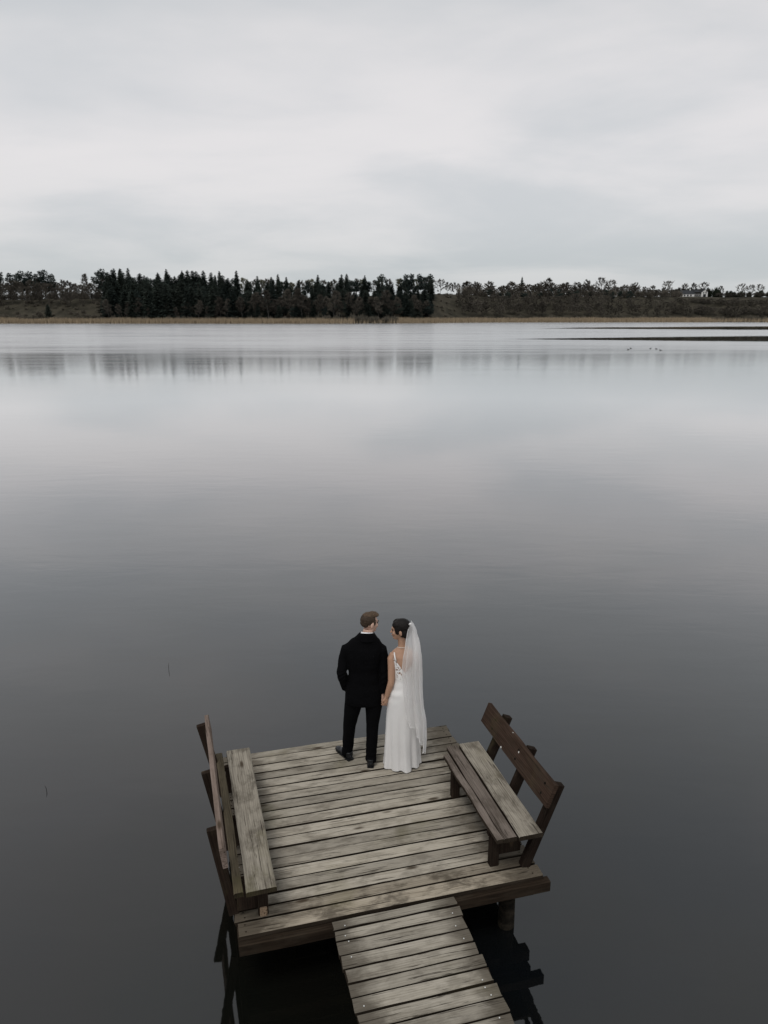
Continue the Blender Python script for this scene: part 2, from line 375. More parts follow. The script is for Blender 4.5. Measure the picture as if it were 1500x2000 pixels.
def build_land():
    m, nt, N, L, out = newmat('shore_ground'); b = principled(N, L, out, (.08, .075, .05), .95, .1)
    geo = N('ShaderNodeNewGeometry'); n = noise_n(N, .09, 8, .7, .5); L(geo.outputs['Position'], n.inputs['Vector'])
    r = ramp(N, [(.30, (.016, .015, .011)), (.45, (.030, .027, .020)), (.58, (.055, .048, .036)), (.72, (.040, .040, .024))]); L(n.outputs[0], r.inputs[0])
    n2 = noise_n(N, .8, 4); L(geo.outputs['Position'], n2.inputs['Vector'])
    c = mixc(N, L, maprange(N, L, n2.outputs[0], .4, .7, 0, .5), r.outputs[0], (.04, .038, .025)); L(c, b.inputs['Base Color'])
    xs = [-3500, -2400, -1600, -1100, -800] + [-640 + i * 8 for i in range(161)] + [800, 1100, 1600, 2400, 3500]
    ts = [-6, -3, -1, 1, 3, 6, 10, 14, 19, 24, 30, 36, 43, 50, 58, 66, 75, 85, 96, 110, 130, 160, 210, 300, 500, 900, 1800, 4000]
    V = [(x, shore_y(x) + t, ground_z(x, shore_y(x) + t)) for t in ts for x in xs]; n_ = len(xs)
    F = [(j * n_ + i, j * n_ + i + 1, (j + 1) * n_ + i + 1, (j + 1) * n_ + i) for j in range(len(ts) - 1) for i in range(n_ - 1)]
    tag(link_mesh('ground', V, F, m, smooth=True), kind='structure')
build_land()

# ------------------------------------------------------------------ tree kinds (meshes shared by the copies)
M['spruce'] = foliage('spruce_needles', (.016, .024, .023), (.050, .060, .050))
M['pine'] = foliage('pine_needles', (.019, .029, .029), (.054, .066, .056))
M['bark'] = plain('tree_bark', (.075, .066, .056), .9, .1, .3, 2)
M['birch'] = plain('birch_bark', (.11, .105, .097), .85, .1, .3, 2)
M['twig'] = foliage('bare_twigs', (.045, .041, .035), (.125, .112, .095))
M['palebud'] = foliage('budding_twigs', (.11, .108, .075), (.19, .185, .12))
M['scrub'] = foliage('scrub_twigs', (.075, .068, .055), (.165, .148, .120))
M['darkscrub'] = foliage('evergreen_scrub', (.014, .019, .014), (.04, .048, .032))
def card(V, F, p, d, ln, w, side):
    """one thin tapering spray"""
    b = len(V); V += [p - side * w * .5, p + side * w * .5, p + d * ln + side * w * .15, p + d * ln - side * w * .15]; F.append((b, b + 1, b + 2, b + 3))
def rvec(r):
    while True:
        v = Vector((r.uniform(-1, 1), r.uniform(-1, 1), r.uniform(-1, 1)))
        if .05 < v.length < 1: return v.normalized()
def spruce_mesh(seed, h=20.0, spread=.2, base=.05):
    r = random.Random(seed); V, F = [], []
    n = 46
    for k in range(n):
        f = k / (n - 1); z = h * (base + (1 - base) * f)
        rad = h * spread * (1 - f) ** .55 * r.uniform(.55, 1.2) + .38
        cnt = max(5, int(20 * (1 - f) + 5)); ph = r.uniform(0, 6.28)
        for j in range(cnt):
            a = ph + 6.283 * j / cnt + r.uniform(-.25, .25); ln = rad * r.uniform(.6, 1.12)
            d = Vector((math.cos(a), math.sin(a), r.uniform(-.45, .02))).normalized()
            side = Vector((-math.sin(a), math.cos(a), r.uniform(-.6, .6))).normalized()
            p = Vector((0, 0, z + r.uniform(-.2, .2)))
            card(V, F, p + d * ln * .1, d, ln * .9, .55 + ln * .28, side)
            for q in (.45, .8):
                s2 = rvec(r); card(V, F, p + d * ln * q, (d + rvec(r) * .8).normalized(), .35 * ln + .3, .45, s2)
    t = tube([(0, 0, -1), (0, 0, h * .5), (0, 0, h * .97)], [h * .014, h * .009, .03], 6)
    return (V, F), t
def pine_mesh(seed, h=17.0):
    r = random.Random(seed); V, F = [], []; tb = []
    bend = r.uniform(-.5, .5)
    top = Vector((bend, r.uniform(-.4, .4), h))
    tb.append(tube([(0, 0, -1), (bend * .2, 0, h * .4), top * .8, top * .97], [h * .016, h * .012, h * .008, .05], 6))
    cl = []
    for k in range(24):
        f = r.uniform(.36, 1.0); a = r.uniform(0, 6.28); sp = h * .20 * math.sin(math.pi * min(1, (f - .22) / .86)) * r.uniform(.4, 1.1)
        c = Vector((top.x * f + math.cos(a) * sp, top.y * f + math.sin(a) * sp, h * f * .96)); cl.append((c, h * r.uniform(.065, .11)))
        tb.append(tube([(top.x * f * .8, 0, h * f * .8), c], [h * .005, .04], 4))
    for c, s in cl:
        for j in range(95):
            d = rvec(r); p = c + Vector((d.x, d.y, d.z * .75)) * s * (r.random() ** .4)
            card(V, F, p, (d + Vector((0, 0, .3))).normalized(), s * r.uniform(.3, .55), s * r.uniform(.22, .4), rvec(r))
    return (V, F), join(tb)
def bare_mesh(seed, h=14.0, wide=.30, up=.5, twigs=1.0, first=.22, thick=.013):
    """leafless oval crown: a leader, side limbs that fork, then sprays of fine twigs"""
    r = random.Random(seed); V, F = [], []; tb = []
    lean = Vector((r.uniform(-.06, .06), r.uniform(-.06, .06), 1))
    def lead(f): return Vector((lean.x * f * h + .25 * math.sin(f * 5 + seed), lean.y * f * h, f * h * .93))
    tb.append(tube([lead(0) - Vector((0, 0, .8)), lead(.25), lead(.5), lead(.75), lead(1)], [h * thick, h * thick * .85, h * thick * .6, h * thick * .35, .02], 5, caps=False))
    def spray(p, q, d, n, s):
        for _ in range(n):
            a = p.lerp(q, r.uniform(.1, 1.06)); dd = (d + rvec(r) * 1.0 + Vector((0, 0, .3))).normalized()
            card(V, F, a, dd, h * r.uniform(.05, .11) * s, h * r.uniform(.0075, .0135), rvec(r))
    nb = 17
    for k in range(nb):
        f = first + (.96 - first) * (k + r.random() * .8) / nb; a = k * 2.4 + r.uniform(-.5, .5)
        env = wide * h * math.sin(math.pi * min(.97, .16 + .84 * ((f - first) / (1 - first)) ** .85)) ** .7 * r.uniform(.65, 1.15) + .06 * h
        el = up * r.uniform(.6, 1.2) + .55 * f
        d = Vector((math.cos(a) * math.cos(el), math.sin(a) * math.cos(el), math.sin(el))); p = lead(f); q = p + d * env
        tb.append(tube([p, p.lerp(q, .5) + Vector((0, 0, -.03 * h * r.random())), q], [h * thick * .42 * (1.1 - f), h * thick * .26 * (1.1 - f), .02], 3, caps=False))
        spray(p.lerp(q, .35), q, d, int(46 * twigs), 1.0)
        for m_ in range(4):
            g = r.uniform(.35, .95); st = p.lerp(q, g); d2 = (d + rvec(r) * .9 + Vector((0, 0, .3))).normalized(); en = st + d2 * env * r.uniform(.3, .5)
            tb.append(tube([st, en], [h * thick * .15, .015], 3, caps=False)); spray(st, en, d2, int(28 * twigs), .9)
    sc = h / max(v.z for v in V)
    T = join(tb)
    return ([v * sc for v in V], F), ([v * sc for v in T[0]], T[1])
def scrub_mesh(seed, h=3.5, w=5.0, n=900, tw=.09):
    r = random.Random(seed); V, F = [], []; st = []
    lobes = [(Vector((r.uniform(-.7, .7) * w * .5, r.uniform(-.5, .5) * w * .4, 0)), r.uniform(.55, 1.0)) for _ in range(7)]
    for c, s in lobes:
        for j in range(n // 7):
            a = r.uniform(0, 6.283); e = math.asin(r.uniform(.05, 1)); d = Vector((math.cos(a) * math.cos(e) * w * .26, math.sin(a) * math.cos(e) * w * .26, math.sin(e) * h)) * s
            f = r.uniform(.35, .92); p = c + d * f
            card(V, F, p, (d.normalized() + rvec(r) * .45).normalized(), h * r.uniform(.12, .3), tw * r.uniform(.7, 1.5), rvec(r))
        for j in range(4):
            a = r.uniform(0, 6.283); st.append(tube([c + Vector((0, 0, -.6)), c + Vector((math.cos(a) * w * .12, math.sin(a) * w * .12, h * .7 * s))], [.07, .03], 3, caps=False))
    return (V, F), join(st)
def kind(gen, crown_mat, trunk_mat, seeds, **kw):
    out = []
    for s in seeds:
        (cv, cf), (tv, tf) = gen(s, **kw)
        a = bpy.data.meshes.new('crown'); a.from_pydata([tuple(v) for v in cv], [], cf); a.materials.append(crown_mat); a.update()
        b = bpy.data.meshes.new('trunk'); b.from_pydata([tuple(v) for v in tv], [], tf); b.materials.append(trunk_mat); b.update()
        out.append((a, b))
    return out
SPR = kind(spruce_mesh, M['spruce'], M['bark'], (1, 2, 3, 4))
SPRN = kind(spruce_mesh, M['spruce'], M['bark'], (5, 6), spread=.115)
PIN = kind(pine_mesh, M['pine'], M['bark'], (7, 8, 9))
BAR = kind(bare_mesh, M['twig'], M['bark'], (21, 22, 23, 24, 28))
BARW = kind(bare_mesh, M['twig'], M['bark'], (25, 26, 27, 29), wide=.40, up=.35, first=.16)
BIR = kind(bare_mesh, M['twig'], M['birch'], (31, 32), wide=.17, up=.75, twigs=.7, thick=.009)
BUD = kind(bare_mesh, M['palebud'], M['bark'], (33, 34), wide=.27, up=.55, twigs=1.1)
SCR = kind(scrub_mesh, M['scrub'], M['bark'], (41, 42, 43))
DSC = kind(scrub_mesh, M['darkscrub'], M['bark'], (44, 45), n=1400, tw=.3)
def plant(name, meshes, X, Y, hscale, label, cat, group, wscale=None, crown='crown', stem='trunk', native=1.0):
    a, b = meshes[rnd.randrange(len(meshes))]
    e = empty(name, (X, Y, ground_z(X, Y)), rnd.uniform(0, 6.28)); w = wscale or hscale
    e.scale = (w, w, hscale); tag(e, label, cat, group)
    c_ = link_obj(crown, a, e); d_ = link_obj(stem, b, e)
    if stem == 'stems': d_['kind'] = 'stuff'; c_['kind'] = 'stuff'
    return e
def tree_px(name, meshes, native, px, Y, top_py, label, cat, group=None, wmul=1.0, minh=5.0):
    X = px_x(px, Y); gz = ground_z(X, Y); h = max(minh, z_at(top_py, Y) - gz)
    s = h / native
    return plant(name, meshes, X, Y, s, label, cat, group, wscale=max(s, .55) * wmul)
def prof(tab, px):
    if px <= tab[0][0]: return tab[0][1]
    for a, b in zip(tab, tab[1:]):
        if px <= b[0]: return a[1] + (b[1] - a[1]) * (px - a[0]) / (b[0] - a[0])
    return tab[-1][1]
def sh(px, t):
    Y = 560
    for _ in range(6): Y = shore_y(px_x(px, Y)) + t
    return Y
SKY = [(-60, 541), (0, 542), (60, 536), (120, 541), (170, 545), (200, 533), (250, 530), (330, 530), (400, 534), (470, 540), (560, 544), (700, 543), (850, 542), (900, 548), (1000, 551), (1100, 551), (1200, 556), (1300, 560), (1400, 568), (1560, 568)]
def woods():
    J = rnd.uniform
    # --- left: pines and leafless wood above the scrubby clearing
    for px, top, mul in ((4, 533, 1.0), (28, 535, 1.0), (47, 531, 1.15), (62, 533, 1), (78, 536, 1), (92, 530, 1.2), (105, 536, 1)):
        tree_px('pine_tree', PIN, 17, px, sh(px, 92) + J(-4, 4), top, 'dark pine on the left skyline above the scrubby clearing', 'pine tree', 'pines on the left skyline', 1.15 * mul)
    for i in range(22):
        px = -60 + i * 12.5 + J(-4, 4)
        tree_px('bare_tree', BAR, 14, px, sh(px, 88) + J(-8, 12), prof(SKY, px) + J(3, 12), 'leafless brown tree on the left hilltop behind the clearing, %s stretch' % ('leftmost', 'left', 'right', 'rightmost')[min(3, i * 4 // 22)], 'tree', 'leafless trees on the left hilltop', 1.2)
    for i in range(20):
        px = -60 + i * 13.5 + J(-5, 5)
        tree_px('bare_tree', BARW, 14, px, sh(px, 62) + J(-6, 6), 553 + J(-3, 10), 'low leafless tree at the upper edge of the left clearing', 'tree', 'leafless trees along the upper edge of the left clearing', 1.15)
    tree_px('bare_tree', BIR, 14, 172, sh(172, 95), 533, 'thin leafless tree poking above the left skyline just before the conifers', 'tree')
    tree_px('spruce_tree', SPR, 20, 93, sh(93, 18), 594, 'small dark conifer standing alone low in the left clearing', 'conifer', None, 1.3)
    tree_px('pine_tree', PIN, 17, 204, sh(204, 72), 527, 'round headed dark pine at the left end of the conifer wood', 'pine tree', None, 1.2)
    # --- dark conifer wood
    for row, (t, dy, n) in enumerate(((84, 0, 30), (66, 6, 27), (48, 16, 25), (32, 30, 26))):
        for i in range(n):
            px = 208 + (i + .5) * 262 / n + J(-5, 5); J_ = J(-5, 13) + 14 * max(0, 1 - (px - 205) / 12) * (row > 0)
            tree_px('spruce_tree', (SPR, SPRN, PIN)[rnd.choice((0, 0, 0, 0, 1, 2))], 20, px, sh(px, t) + J(-5, 5), prof(SKY, px) + dy + J_, 'dark spruce in the %s row of the solid conifer wood, %s stretch' % (('rearmost', 'third', 'second', 'front')[row], ('left', 'middle', 'right')[min(2, 3 * i // n)]), 'spruce', 'spruces of the solid conifer wood', J(1.1, 1.7))
    for px, top in ((229, 525), (240, 525), (256, 524), (330, 526), (360, 529), (432, 530)):
        tree_px('spruce_tree', SPRN, 20, px, sh(px, 88), top, 'pointed spruce rising above the top of the solid conifer wood', 'spruce', 'spruce tips above the solid conifer wood', 1.2)
    tree_px('spruce_tree', SPR, 20, 465, sh(465, 78), 529, 'tall single spruce spire at the right end of the solid conifer wood', 'spruce', None, .95)
    # --- mixed wood, centre
    for i in range(34):
        px = 472 + (i + .5) * 375 / 34 + J(-5, 5)
        tree_px('budding_tree' if i % 3 == 0 else 'bare_tree', BUD if i % 3 == 0 else BAR, 14, px, sh(px, 104) + J(-6, 8), prof(SKY, px) + J(-1, 7),
                'pale budding tree behind the conifers right of centre' if i % 3 == 0 else 'leafless tree behind the conifers right of centre', 'tree', 'pale trees behind the central conifers' if i % 3 == 0 else 'leafless trees behind the central conifers', 1.05)
    for row, (t, dy, n) in enumerate(((82, 3, 28), (62, 12, 30), (44, 25, 32), (28, 42, 30))):
        for i in range(n):
            px = 476 + (i + .5) * 372 / n + J(-5, 5)
            tree_px('spruce_tree', (SPR, SPRN, PIN)[rnd.choice((0, 0, 0, 1, 2))], 20, px, sh(px, t) + J(-5, 5), prof(SKY, px) + dy + J(-6, 16), 'dark spruce in the %s row of the central mixed wood, %s stretch' % (('rearmost', 'third', 'second', 'front')[row], ('left', 'middle', 'right')[min(2, 3 * i // n)]), 'spruce', 'spruces of the central mixed wood', J(1.1, 1.7))
    for px, top in ((505, 539), (532, 541), (545, 536), (561, 541), (622, 537), (668, 536), (678, 535), (713, 538)):
        tree_px('spruce_tree', SPR, 20, px, sh(px, 86), top, 'spruce tip standing clear above the central mixed wood', 'spruce', 'spruce tips above the central mixed wood', 1.0)
    for i in range(44):
        px = 215 + i * 14.5 + J(-6, 6)
        tree_px('birch_tree', BIR, 14, px, sh(px, 27) + J(-3, 3), (572 if px > 470 else 588) + J(-12, 14), 'slender leafless birch in front of the dark conifers, %s stretch' % ('far left', 'left', 'middle', 'right', 'far right')[min(4, i * 5 // 44)], 'birch', 'birches in front of the dark conifers', 1.35)
    # --- the round headed pines before the gap
    for px, top, lab in ((745, 537, 'bushy topped pine left of the tall pine group before the gap'), (790, 538, 'leftmost broad pine of the tall group before the grassy gap'), (801, 537, 'second broad pine of the tall group before the grassy gap'), (820, 536, 'slim middle pine with a bare trunk before the grassy gap'), (838, 536, 'rightmost round headed pine beside the grassy gap')):
        tree_px('pine_tree', PIN, 17, px, sh(px, 70), top, lab, 'pine tree', None, 1.15)
    # --- grassy gap: bare trees on the crest
    tree_px('bare_tree', BARW, 14, 860, sh(860, 100), 543, 'wide leafless tree alone on the crest right of the pines', 'tree', None, 1.0)
    for px, top in ((873, 549), (880, 551), (886, 550), (893, 552)):
        tree_px('bare_tree', BAR, 14, px, sh(px, 110), top, 'small leafless tree in the row on the crest of the grassy gap', 'tree', 'row of small trees on the crest of the gap', .8)
    # --- right: leafless wood
    for row, (t, dy, n, ms) in enumerate(((112, 0, 48, BAR), (92, 4, 44, BARW), (70, 11, 32, BAR), (50, 22, 32, BARW), (32, 38, 34, BAR))):
        for i in range(n):
            px = 900 + (i + .5) * 420 / n + J(-6, 6)
            tree_px('bare_tree', ms, 14, px, sh(px, t) + J(-5, 5), prof(SKY, px) + dy + J(-3, 9), 'leafless tree in the %s row of the brown right hand wood, %s stretch' % (('skyline', 'fourth', 'third', 'second', 'front')[row], ('left', 'middle', 'right')[min(2, 3 * i // n)]), 'tree', 'leafless trees of the right hand wood', 1.5 if row < 2 else 1.25, 7.0)
    for i in range(16):
        px = 960 + i * 18 + J(-9, 9); t = J(55, 85)
        tree_px('evergreen_tree', PIN, 17, px, sh(px, t), prof(SKY, px) + J(8, 30), 'dark evergreen among the leafless trees of the right hand wood', 'evergreen', 'evergreens in the right hand wood', 1.2)
    tree_px('spruce_tree', SPRN, 20, 1017, sh(1017, 104), 541, 'pointed conifer top above the right hand wood', 'conifer', None, 1.0)
    for px, top, lab in ((1068, 541, 'tall leafless tree at the highest point of the right hand wood'), (1145, 544, 'thin leafless tree left of the big round crown on the right'), (1172, 540, 'tall forked leafless tree beside the big round crown'), (1192, 544, 'big round leafless crown standing out of the right hand wood'), (1235, 550, 'pale leafless crown right of the big round crown'),
                         (1301, 547, 'round leafless tree just left of the white house'), (1333, 552, 'leafless tree rising behind the left wing of the white house'), (1350, 551, 'pale leafless tree behind the middle of the white house'), (1371, 549, 'broad leafless tree behind the gable of the white house'), (1404, 557, 'small leafless tree right of the white house'), (1443, 552, 'left one of two round leafless trees near the right edge'), (1463, 554, 'slim leafless tree between the two round trees near the right edge'), (1479, 554, 'right one of two round leafless trees near the right edge')):
        tree_px('bare_tree', BARW if 'round' in lab or 'broad' in lab else BAR, 14, px, sh(px, 118), top, lab, 'tree', None, 1.0)
    # --- far right: low scrub below the house and a dark hedge
    for row, (t, top, n) in enumerate(((84, 581, 26), (58, 586, 30), (34, 596, 30))):
        for i in range(n):
            px = 1310 + (i + .5) * 250 / n + J(-5, 5)
            if row == 0 and 1308 < px < 1400: continue
            tree_px('bare_tree', BARW, 14, px, sh(px, t) + J(-5, 5), top + J(-3, 7), 'low leafless tree in the %s row on the slope below the white house, %s part' % (('upper', 'middle', 'lower')[row], ('left', 'central', 'right')[min(2, 3 * i // n)]), 'tree', 'low trees below the white house', 1.6, 4.0)
    for i in range(15):
        px = 1395 + i * 11 + J(-3, 3); X = px_x(px, sh(px, 112)); 
        plant('evergreen_shrub', DSC, X, sh(px, 112), J(1.5, 2.1), 'dark evergreen shrub in the hedge right of the white house', 'shrub', 'hedge of dark evergreen shrubs', J(1.2, 1.7), 'foliage', 'stems')
    for i in range(9):
        px = 1312 + i * 10.5 + J(-3, 3); Y = sh(px, 122); X = px_x(px, Y)
        plant('evergreen_shrub', DSC, X, Y, J(2.3, 3.0), 'tall dark evergreen shrub behind the white house', 'shrub', 'dark evergreens behind the white house', J(1.3, 1.8), 'foliage', 'stems')
    # --- shrubs on slopes and along the shore
    for i in range(120):
        px = -60 + i * 13.5 + J(-6, 6); X = px_x(px, sh(px, 17)); big = 1.25 if 590 < px < 780 else 1.0
        plant('willow_shrub', SCR, X, sh(px, 15) + J(-2, 5), J(.9, 1.6) * big, 'grey leafless willow shrub behind the reeds %s' % ('below the left clearing', 'below the solid conifer wood', 'below the central mixed wood', 'below the grassy gap', 'below the right hand wood', 'below the white house')[sum(px > q for q in (205, 470, 850, 905, 1310))], 'shrub', 'willow shrubs behind the reeds', J(1.0, 1.7) * big, 'twigs', 'stems')
    for px, wd in ((697, 1.5), (716, 2.0), (733, 1.5), (752, 2.1), (768, 1.6)):
        Y = sh(px, 5); plant('willow_shrub', SCR, px_x(px, Y), Y, 1.55, 'large grey willow shrub reaching the water at the break in the reeds', 'shrub', 'willow shrubs at the break in the reeds', wd, 'twigs', 'stems')
    for a_, b_, n_, side in ((-60, 205, 30, 'left'), (898, 1325, 52, 'right hand')):
        for i in range(n_):
            px = a_ + (b_ - a_) * (i + .5) / n_ + J(-4, 4); Y = sh(px, 96 if i % 2 else 80) + J(-5, 5)
            plant('hazel_thicket', SCR, px_x(px, Y), Y, J(1.5, 2.3), 'brown leafless thicket under the skyline trees of the %s wood' % side, 'thicket', 'thickets under the skyline trees', J(1.5, 2.2), 'twigs', 'stems')
    for i in range(70):
        px = J(-40, 215); Y = sh(px, J(22, 66)); X = px_x(px, Y)
        plant('heath_shrub', SCR, X, Y, J(.4, .9), 'small brown shrub on the open slope of the left clearing, %s part' % ('left' if px < 45 else 'middle' if px < 130 else 'right'), 'shrub', 'small shrubs on the left clearing', J(.6, 1.2), 'twigs', 'stems')
    for i in range(26):
        px = J(850, 905); Y = sh(px, J(28, 85)); X = px_x(px, Y)
        plant('heath_shrub', SCR, X, Y, J(.25, .6), 'small brown shrub on the grassy gap beside the pines', 'shrub', 'small shrubs on the grassy gap', J(.5, 1.0), 'twigs', 'stems')
woods()
def reeds():
    m = foliage('dry_reed', (.20, .152, .100), (.34, .27, .185))
    r = random.Random(5); V, F = [], []
    for i in range(52000):
        X = r.uniform(-420, 480); t = r.uniform(-3, 15) 
        gap = 1.0
        pxx = 750 + X * FPX / (shore_y(X) * .966)
        if 640 < pxx < 775: gap = .12 if 690 < pxx else .45
        if pxx > 1395: gap = .15
        if noise.noise((X * .02, 7.7, 0)) * .5 + .5 < .22 and t < 3: continue
        if r.random() > gap: continue
        Y = shore_y(X) + t; z = ground_z(X, Y) if t > 0 else WATER_Z - .3
        h = r.uniform(2.2, 3.9) * (1 + .25 * noise.noise((X * .05, Y * .05, 1))); w = r.uniform(.12, .30); a = r.uniform(0, 3.14); ln = r.uniform(-.4, .5)
        c, s = math.cos(a) * w, math.sin(a) * w; b = len(V)
        V += [(X - c, Y - s, z), (X + c, Y + s, z), (X + ln, Y + r.uniform(-.3, .3), z + h)]; F.append((b, b + 1, b + 2))
    o = link_mesh('reed_bed', V, F, m); tag(o, 'belt of dry tan reeds along the far waterline', 'reeds', kind='stuff')
reeds()

# ------------------------------------------------------------------ white house on the far slope
def box(x0, x1, y0, y1, z0, z1):
    V = [(x0, y0, z0), (x1, y0, z0), (x1, y1, z0), (x0, y1, z0), (x0, y0, z1), (x1, y0, z1), (x1, y1, z1), (x0, y1, z1)]
    return [Vector(v) for v in V], [(3, 2, 1, 0), (4, 5, 6, 7), (0, 1, 5, 4), (1, 2, 6, 5), (2, 3, 7, 6), (3, 0, 4, 7)]
def gable_roof(x0, x1, y0, y1, z, h, along='x', ov=.4, th=.25):
    x0 -= ov; x1 += ov; y0 -= ov; y1 += ov
    if along == 'x':
        ym = (y0 + y1) / 2; P = [(x0, y0, z), (x0, ym, z + h), (x0, y1, z)]; Q = [(x1, *p[1:]) for p in P]
    else:
        xm = (x0 + x1) / 2; P = [(x0, y0, z), (xm, y0, z + h), (x1, y0, z)]; Q = [(p[0], y1, p[2]) for p in P]
    lo = lambda p: (p[0], p[1], p[2] - th)
    V = [Vector(v) for v in P + Q + [lo(p) for p in P] + [lo(p) for p in Q]]
    return V, [(0, 3, 4, 1), (1, 4, 5, 2), (6, 7, 10, 9), (7, 8, 11, 10), (0, 1, 7, 6), (1, 2, 8, 7), (3, 9, 10, 4), (4, 10, 11, 5), (0, 6, 9, 3), (2, 5, 11, 8)]
def house():
    Y = sh(1352, 112); X = px_x(1352, Y, 18); gz = ground_z(X, Y)
    base = gz + .3
    e = empty('white_house', (X, Y, gz)); tag(e, 'white walled house with dark roofs half hidden on the far right slope', 'house')
    white = plain('white_render', (.74, .73, .70), .85, .2, .08, .5); roof = plain('dark_roof', (.035, .038, .042), .8, .2, .2, 1.5); glass = plain('dark_window', (.02, .022, .025), .15, .5, .1, 1); brick = plain('dark_plinth', (.05, .048, .045), .9, .1, .2, 1)
    dz = base - gz
    def P(n, part, mat, par=e): return link_mesh(n, *part, mat, par)
    P('plinth', box(-13.5, 14.5, -.2, 8.2, -3.0, dz), brick)
    P('wall', box(-13, 1.5, 0, 7, dz, dz + 2.9), white)
    r1 = P('roof', gable_roof(-13, 1.5, 0, 7, dz + 2.9, 3.4), roof)
    P('chimney', box(-2.2, -1.3, 3.1, 4.0, dz + 5.6, dz + 7.6), white, r1)
    P('wall', box(1.52, 8, 1.0, 8, dz, dz + 4.6), brick)
    P('roof', gable_roof(1.52, 8, 1.0, 8, dz + 4.6, 2.6), roof)
    P('wall', box(8.02, 14, -.6, 8, dz, dz + 4.3), white)
    P('gable', ([Vector(v) for v in ((8.02, -.6, dz + 4.3), (14, -.6, dz + 4.3), (11.01, -.6, dz + 6.9), (8.02, 8, dz + 4.3), (14, 8, dz + 4.3), (11.01, 8, dz + 6.9))], [(0, 1, 2), (5, 4, 3)]), white)
    P('roof', gable_roof(8.02, 14, -.6, 8, dz + 4.42, 2.8, 'y'), roof)
    for x in (-11.6, -8.6, -5.6, -2.6):
        w = P('window', box(x, x + 1.5, -.06, .1, dz + .5, dz + 2.1), glass); P('sill', box(x - .1, x + 1.6, -.14, -.065, dz + .38, dz + .48), white, w)
    for x in (2.4, 4.4, 6.2):
        w = P('window', box(x, x + 1.2, .94, 1.1, dz + .4, dz + 2.6), white); P('pane', box(x + .15, x + 1.05, .9, .935, dz + .55, dz + 2.45), glass, w)
    P('door', box(9.6, 12.3, -.68, -.5, dz, dz + 2.5), glass)
    for x in (9.4, 11.7): P('window', box(x, x + 1.0, -.66, -.5, dz + 3.1, dz + 4.2), glass)
house()

# ------------------------------------------------------------------ jetty
ANG = 0.25758
OX, OY = -1.1745, 4.7926
def deckW(u, v, z=0.0):
    return Vector((OX + math.cos(ANG) * u - math.sin(ANG) * v, OY + math.sin(ANG) * u + math.cos(ANG) * v, z))
def board(name, p0, p1, w, th, mat, parent, up=Vector((0, 0, 1)), wob=.003, seg=4, bev=.006, rag=.0, r=rnd):
    """a plank from p0 to p1 (centre line of its top face), local X along its length, uneven edges"""
    p0, p1 = Vector(p0), Vector(p1); d = p1 - p0; ln = d.length; d.normalize()
    s = up.cross(d).normalized(); n = d.cross(s)
    V, F = [], []
    prof_ = [(-w / 2 + bev, 0), (w / 2 - bev, 0), (w / 2, -bev), (w / 2, -th), (-w / 2, -th), (-w / 2, -bev)]
    k = len(prof_)
    for i in range(seg + 1):
        x = -ln / 2 + ln * i / seg; da = r.uniform(-wob, wob); db = r.uniform(-wob, wob); dz = r.uniform(-wob, wob) * .6
        for j, (y, z) in enumerate(prof_):
            xx = x
            if rag and i in (0, seg): xx += r.uniform(-rag, rag)
            V.append(Vector((xx, y + (da if y > 0 else db), z + dz)))
    for i in range(seg):
        for j in range(k):
            a = i * k + j; b = i * k + (j + 1) % k; F.append((b, a, a + k, b + k))
    F.append(tuple(range(k))); F.append(tuple(reversed(range(seg * k, seg * k + k))))
    o = link_mesh(name, V, F, mat, parent)
    if mat.name in DARK_SIDED:                       # dark, damp, unworn edges with the shade of the gaps painted in
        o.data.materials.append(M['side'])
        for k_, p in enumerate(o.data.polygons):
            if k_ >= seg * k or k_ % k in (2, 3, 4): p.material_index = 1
    mt = Matrix((d, s, n)).transposed().to_4x4(); mt.translation = (p0 + p1) / 2
    o.matrix_local = mt
    return o
def prism(name, p0, p1, wx, wy, mat, parent, xdir=Vector((1, 0, 0)), bev=.006):
    """squared timber from p0 to p1 (centre line), grain along it"""
    p0, p1 = Vector(p0), Vector(p1); d = (p1 - p0); ln = d.length; d.normalize()
    s = (xdir - d * xdir.dot(d)).normalized(); n = d.cross(s)
    a, b = wx / 2, wy / 2; V = []; 
    pr = [(-a + bev, -b), (a - bev, -b), (a, -b + bev), (a, b - bev), (a - bev, b), (-a + bev, b), (-a, b - bev), (-a, -b + bev)]
    for x in (-ln / 2, ln / 2): V += [Vector((x, y, z)) for y, z in pr]
    F = [(j, (j + 1) % 8, (j + 1) % 8 + 8, j + 8) for j in range(8)] + [tuple(reversed(range(8))), tuple(range(8, 16))]
    o = link_mesh(name, V, F, mat, parent); mt = Matrix((d, s, n)).transposed().to_4x4(); mt.translation = (p0 + p1) / 2; o.matrix_local = mt
    return o
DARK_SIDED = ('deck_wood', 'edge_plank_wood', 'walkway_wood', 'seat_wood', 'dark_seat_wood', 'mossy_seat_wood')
W_DECK = 2.70
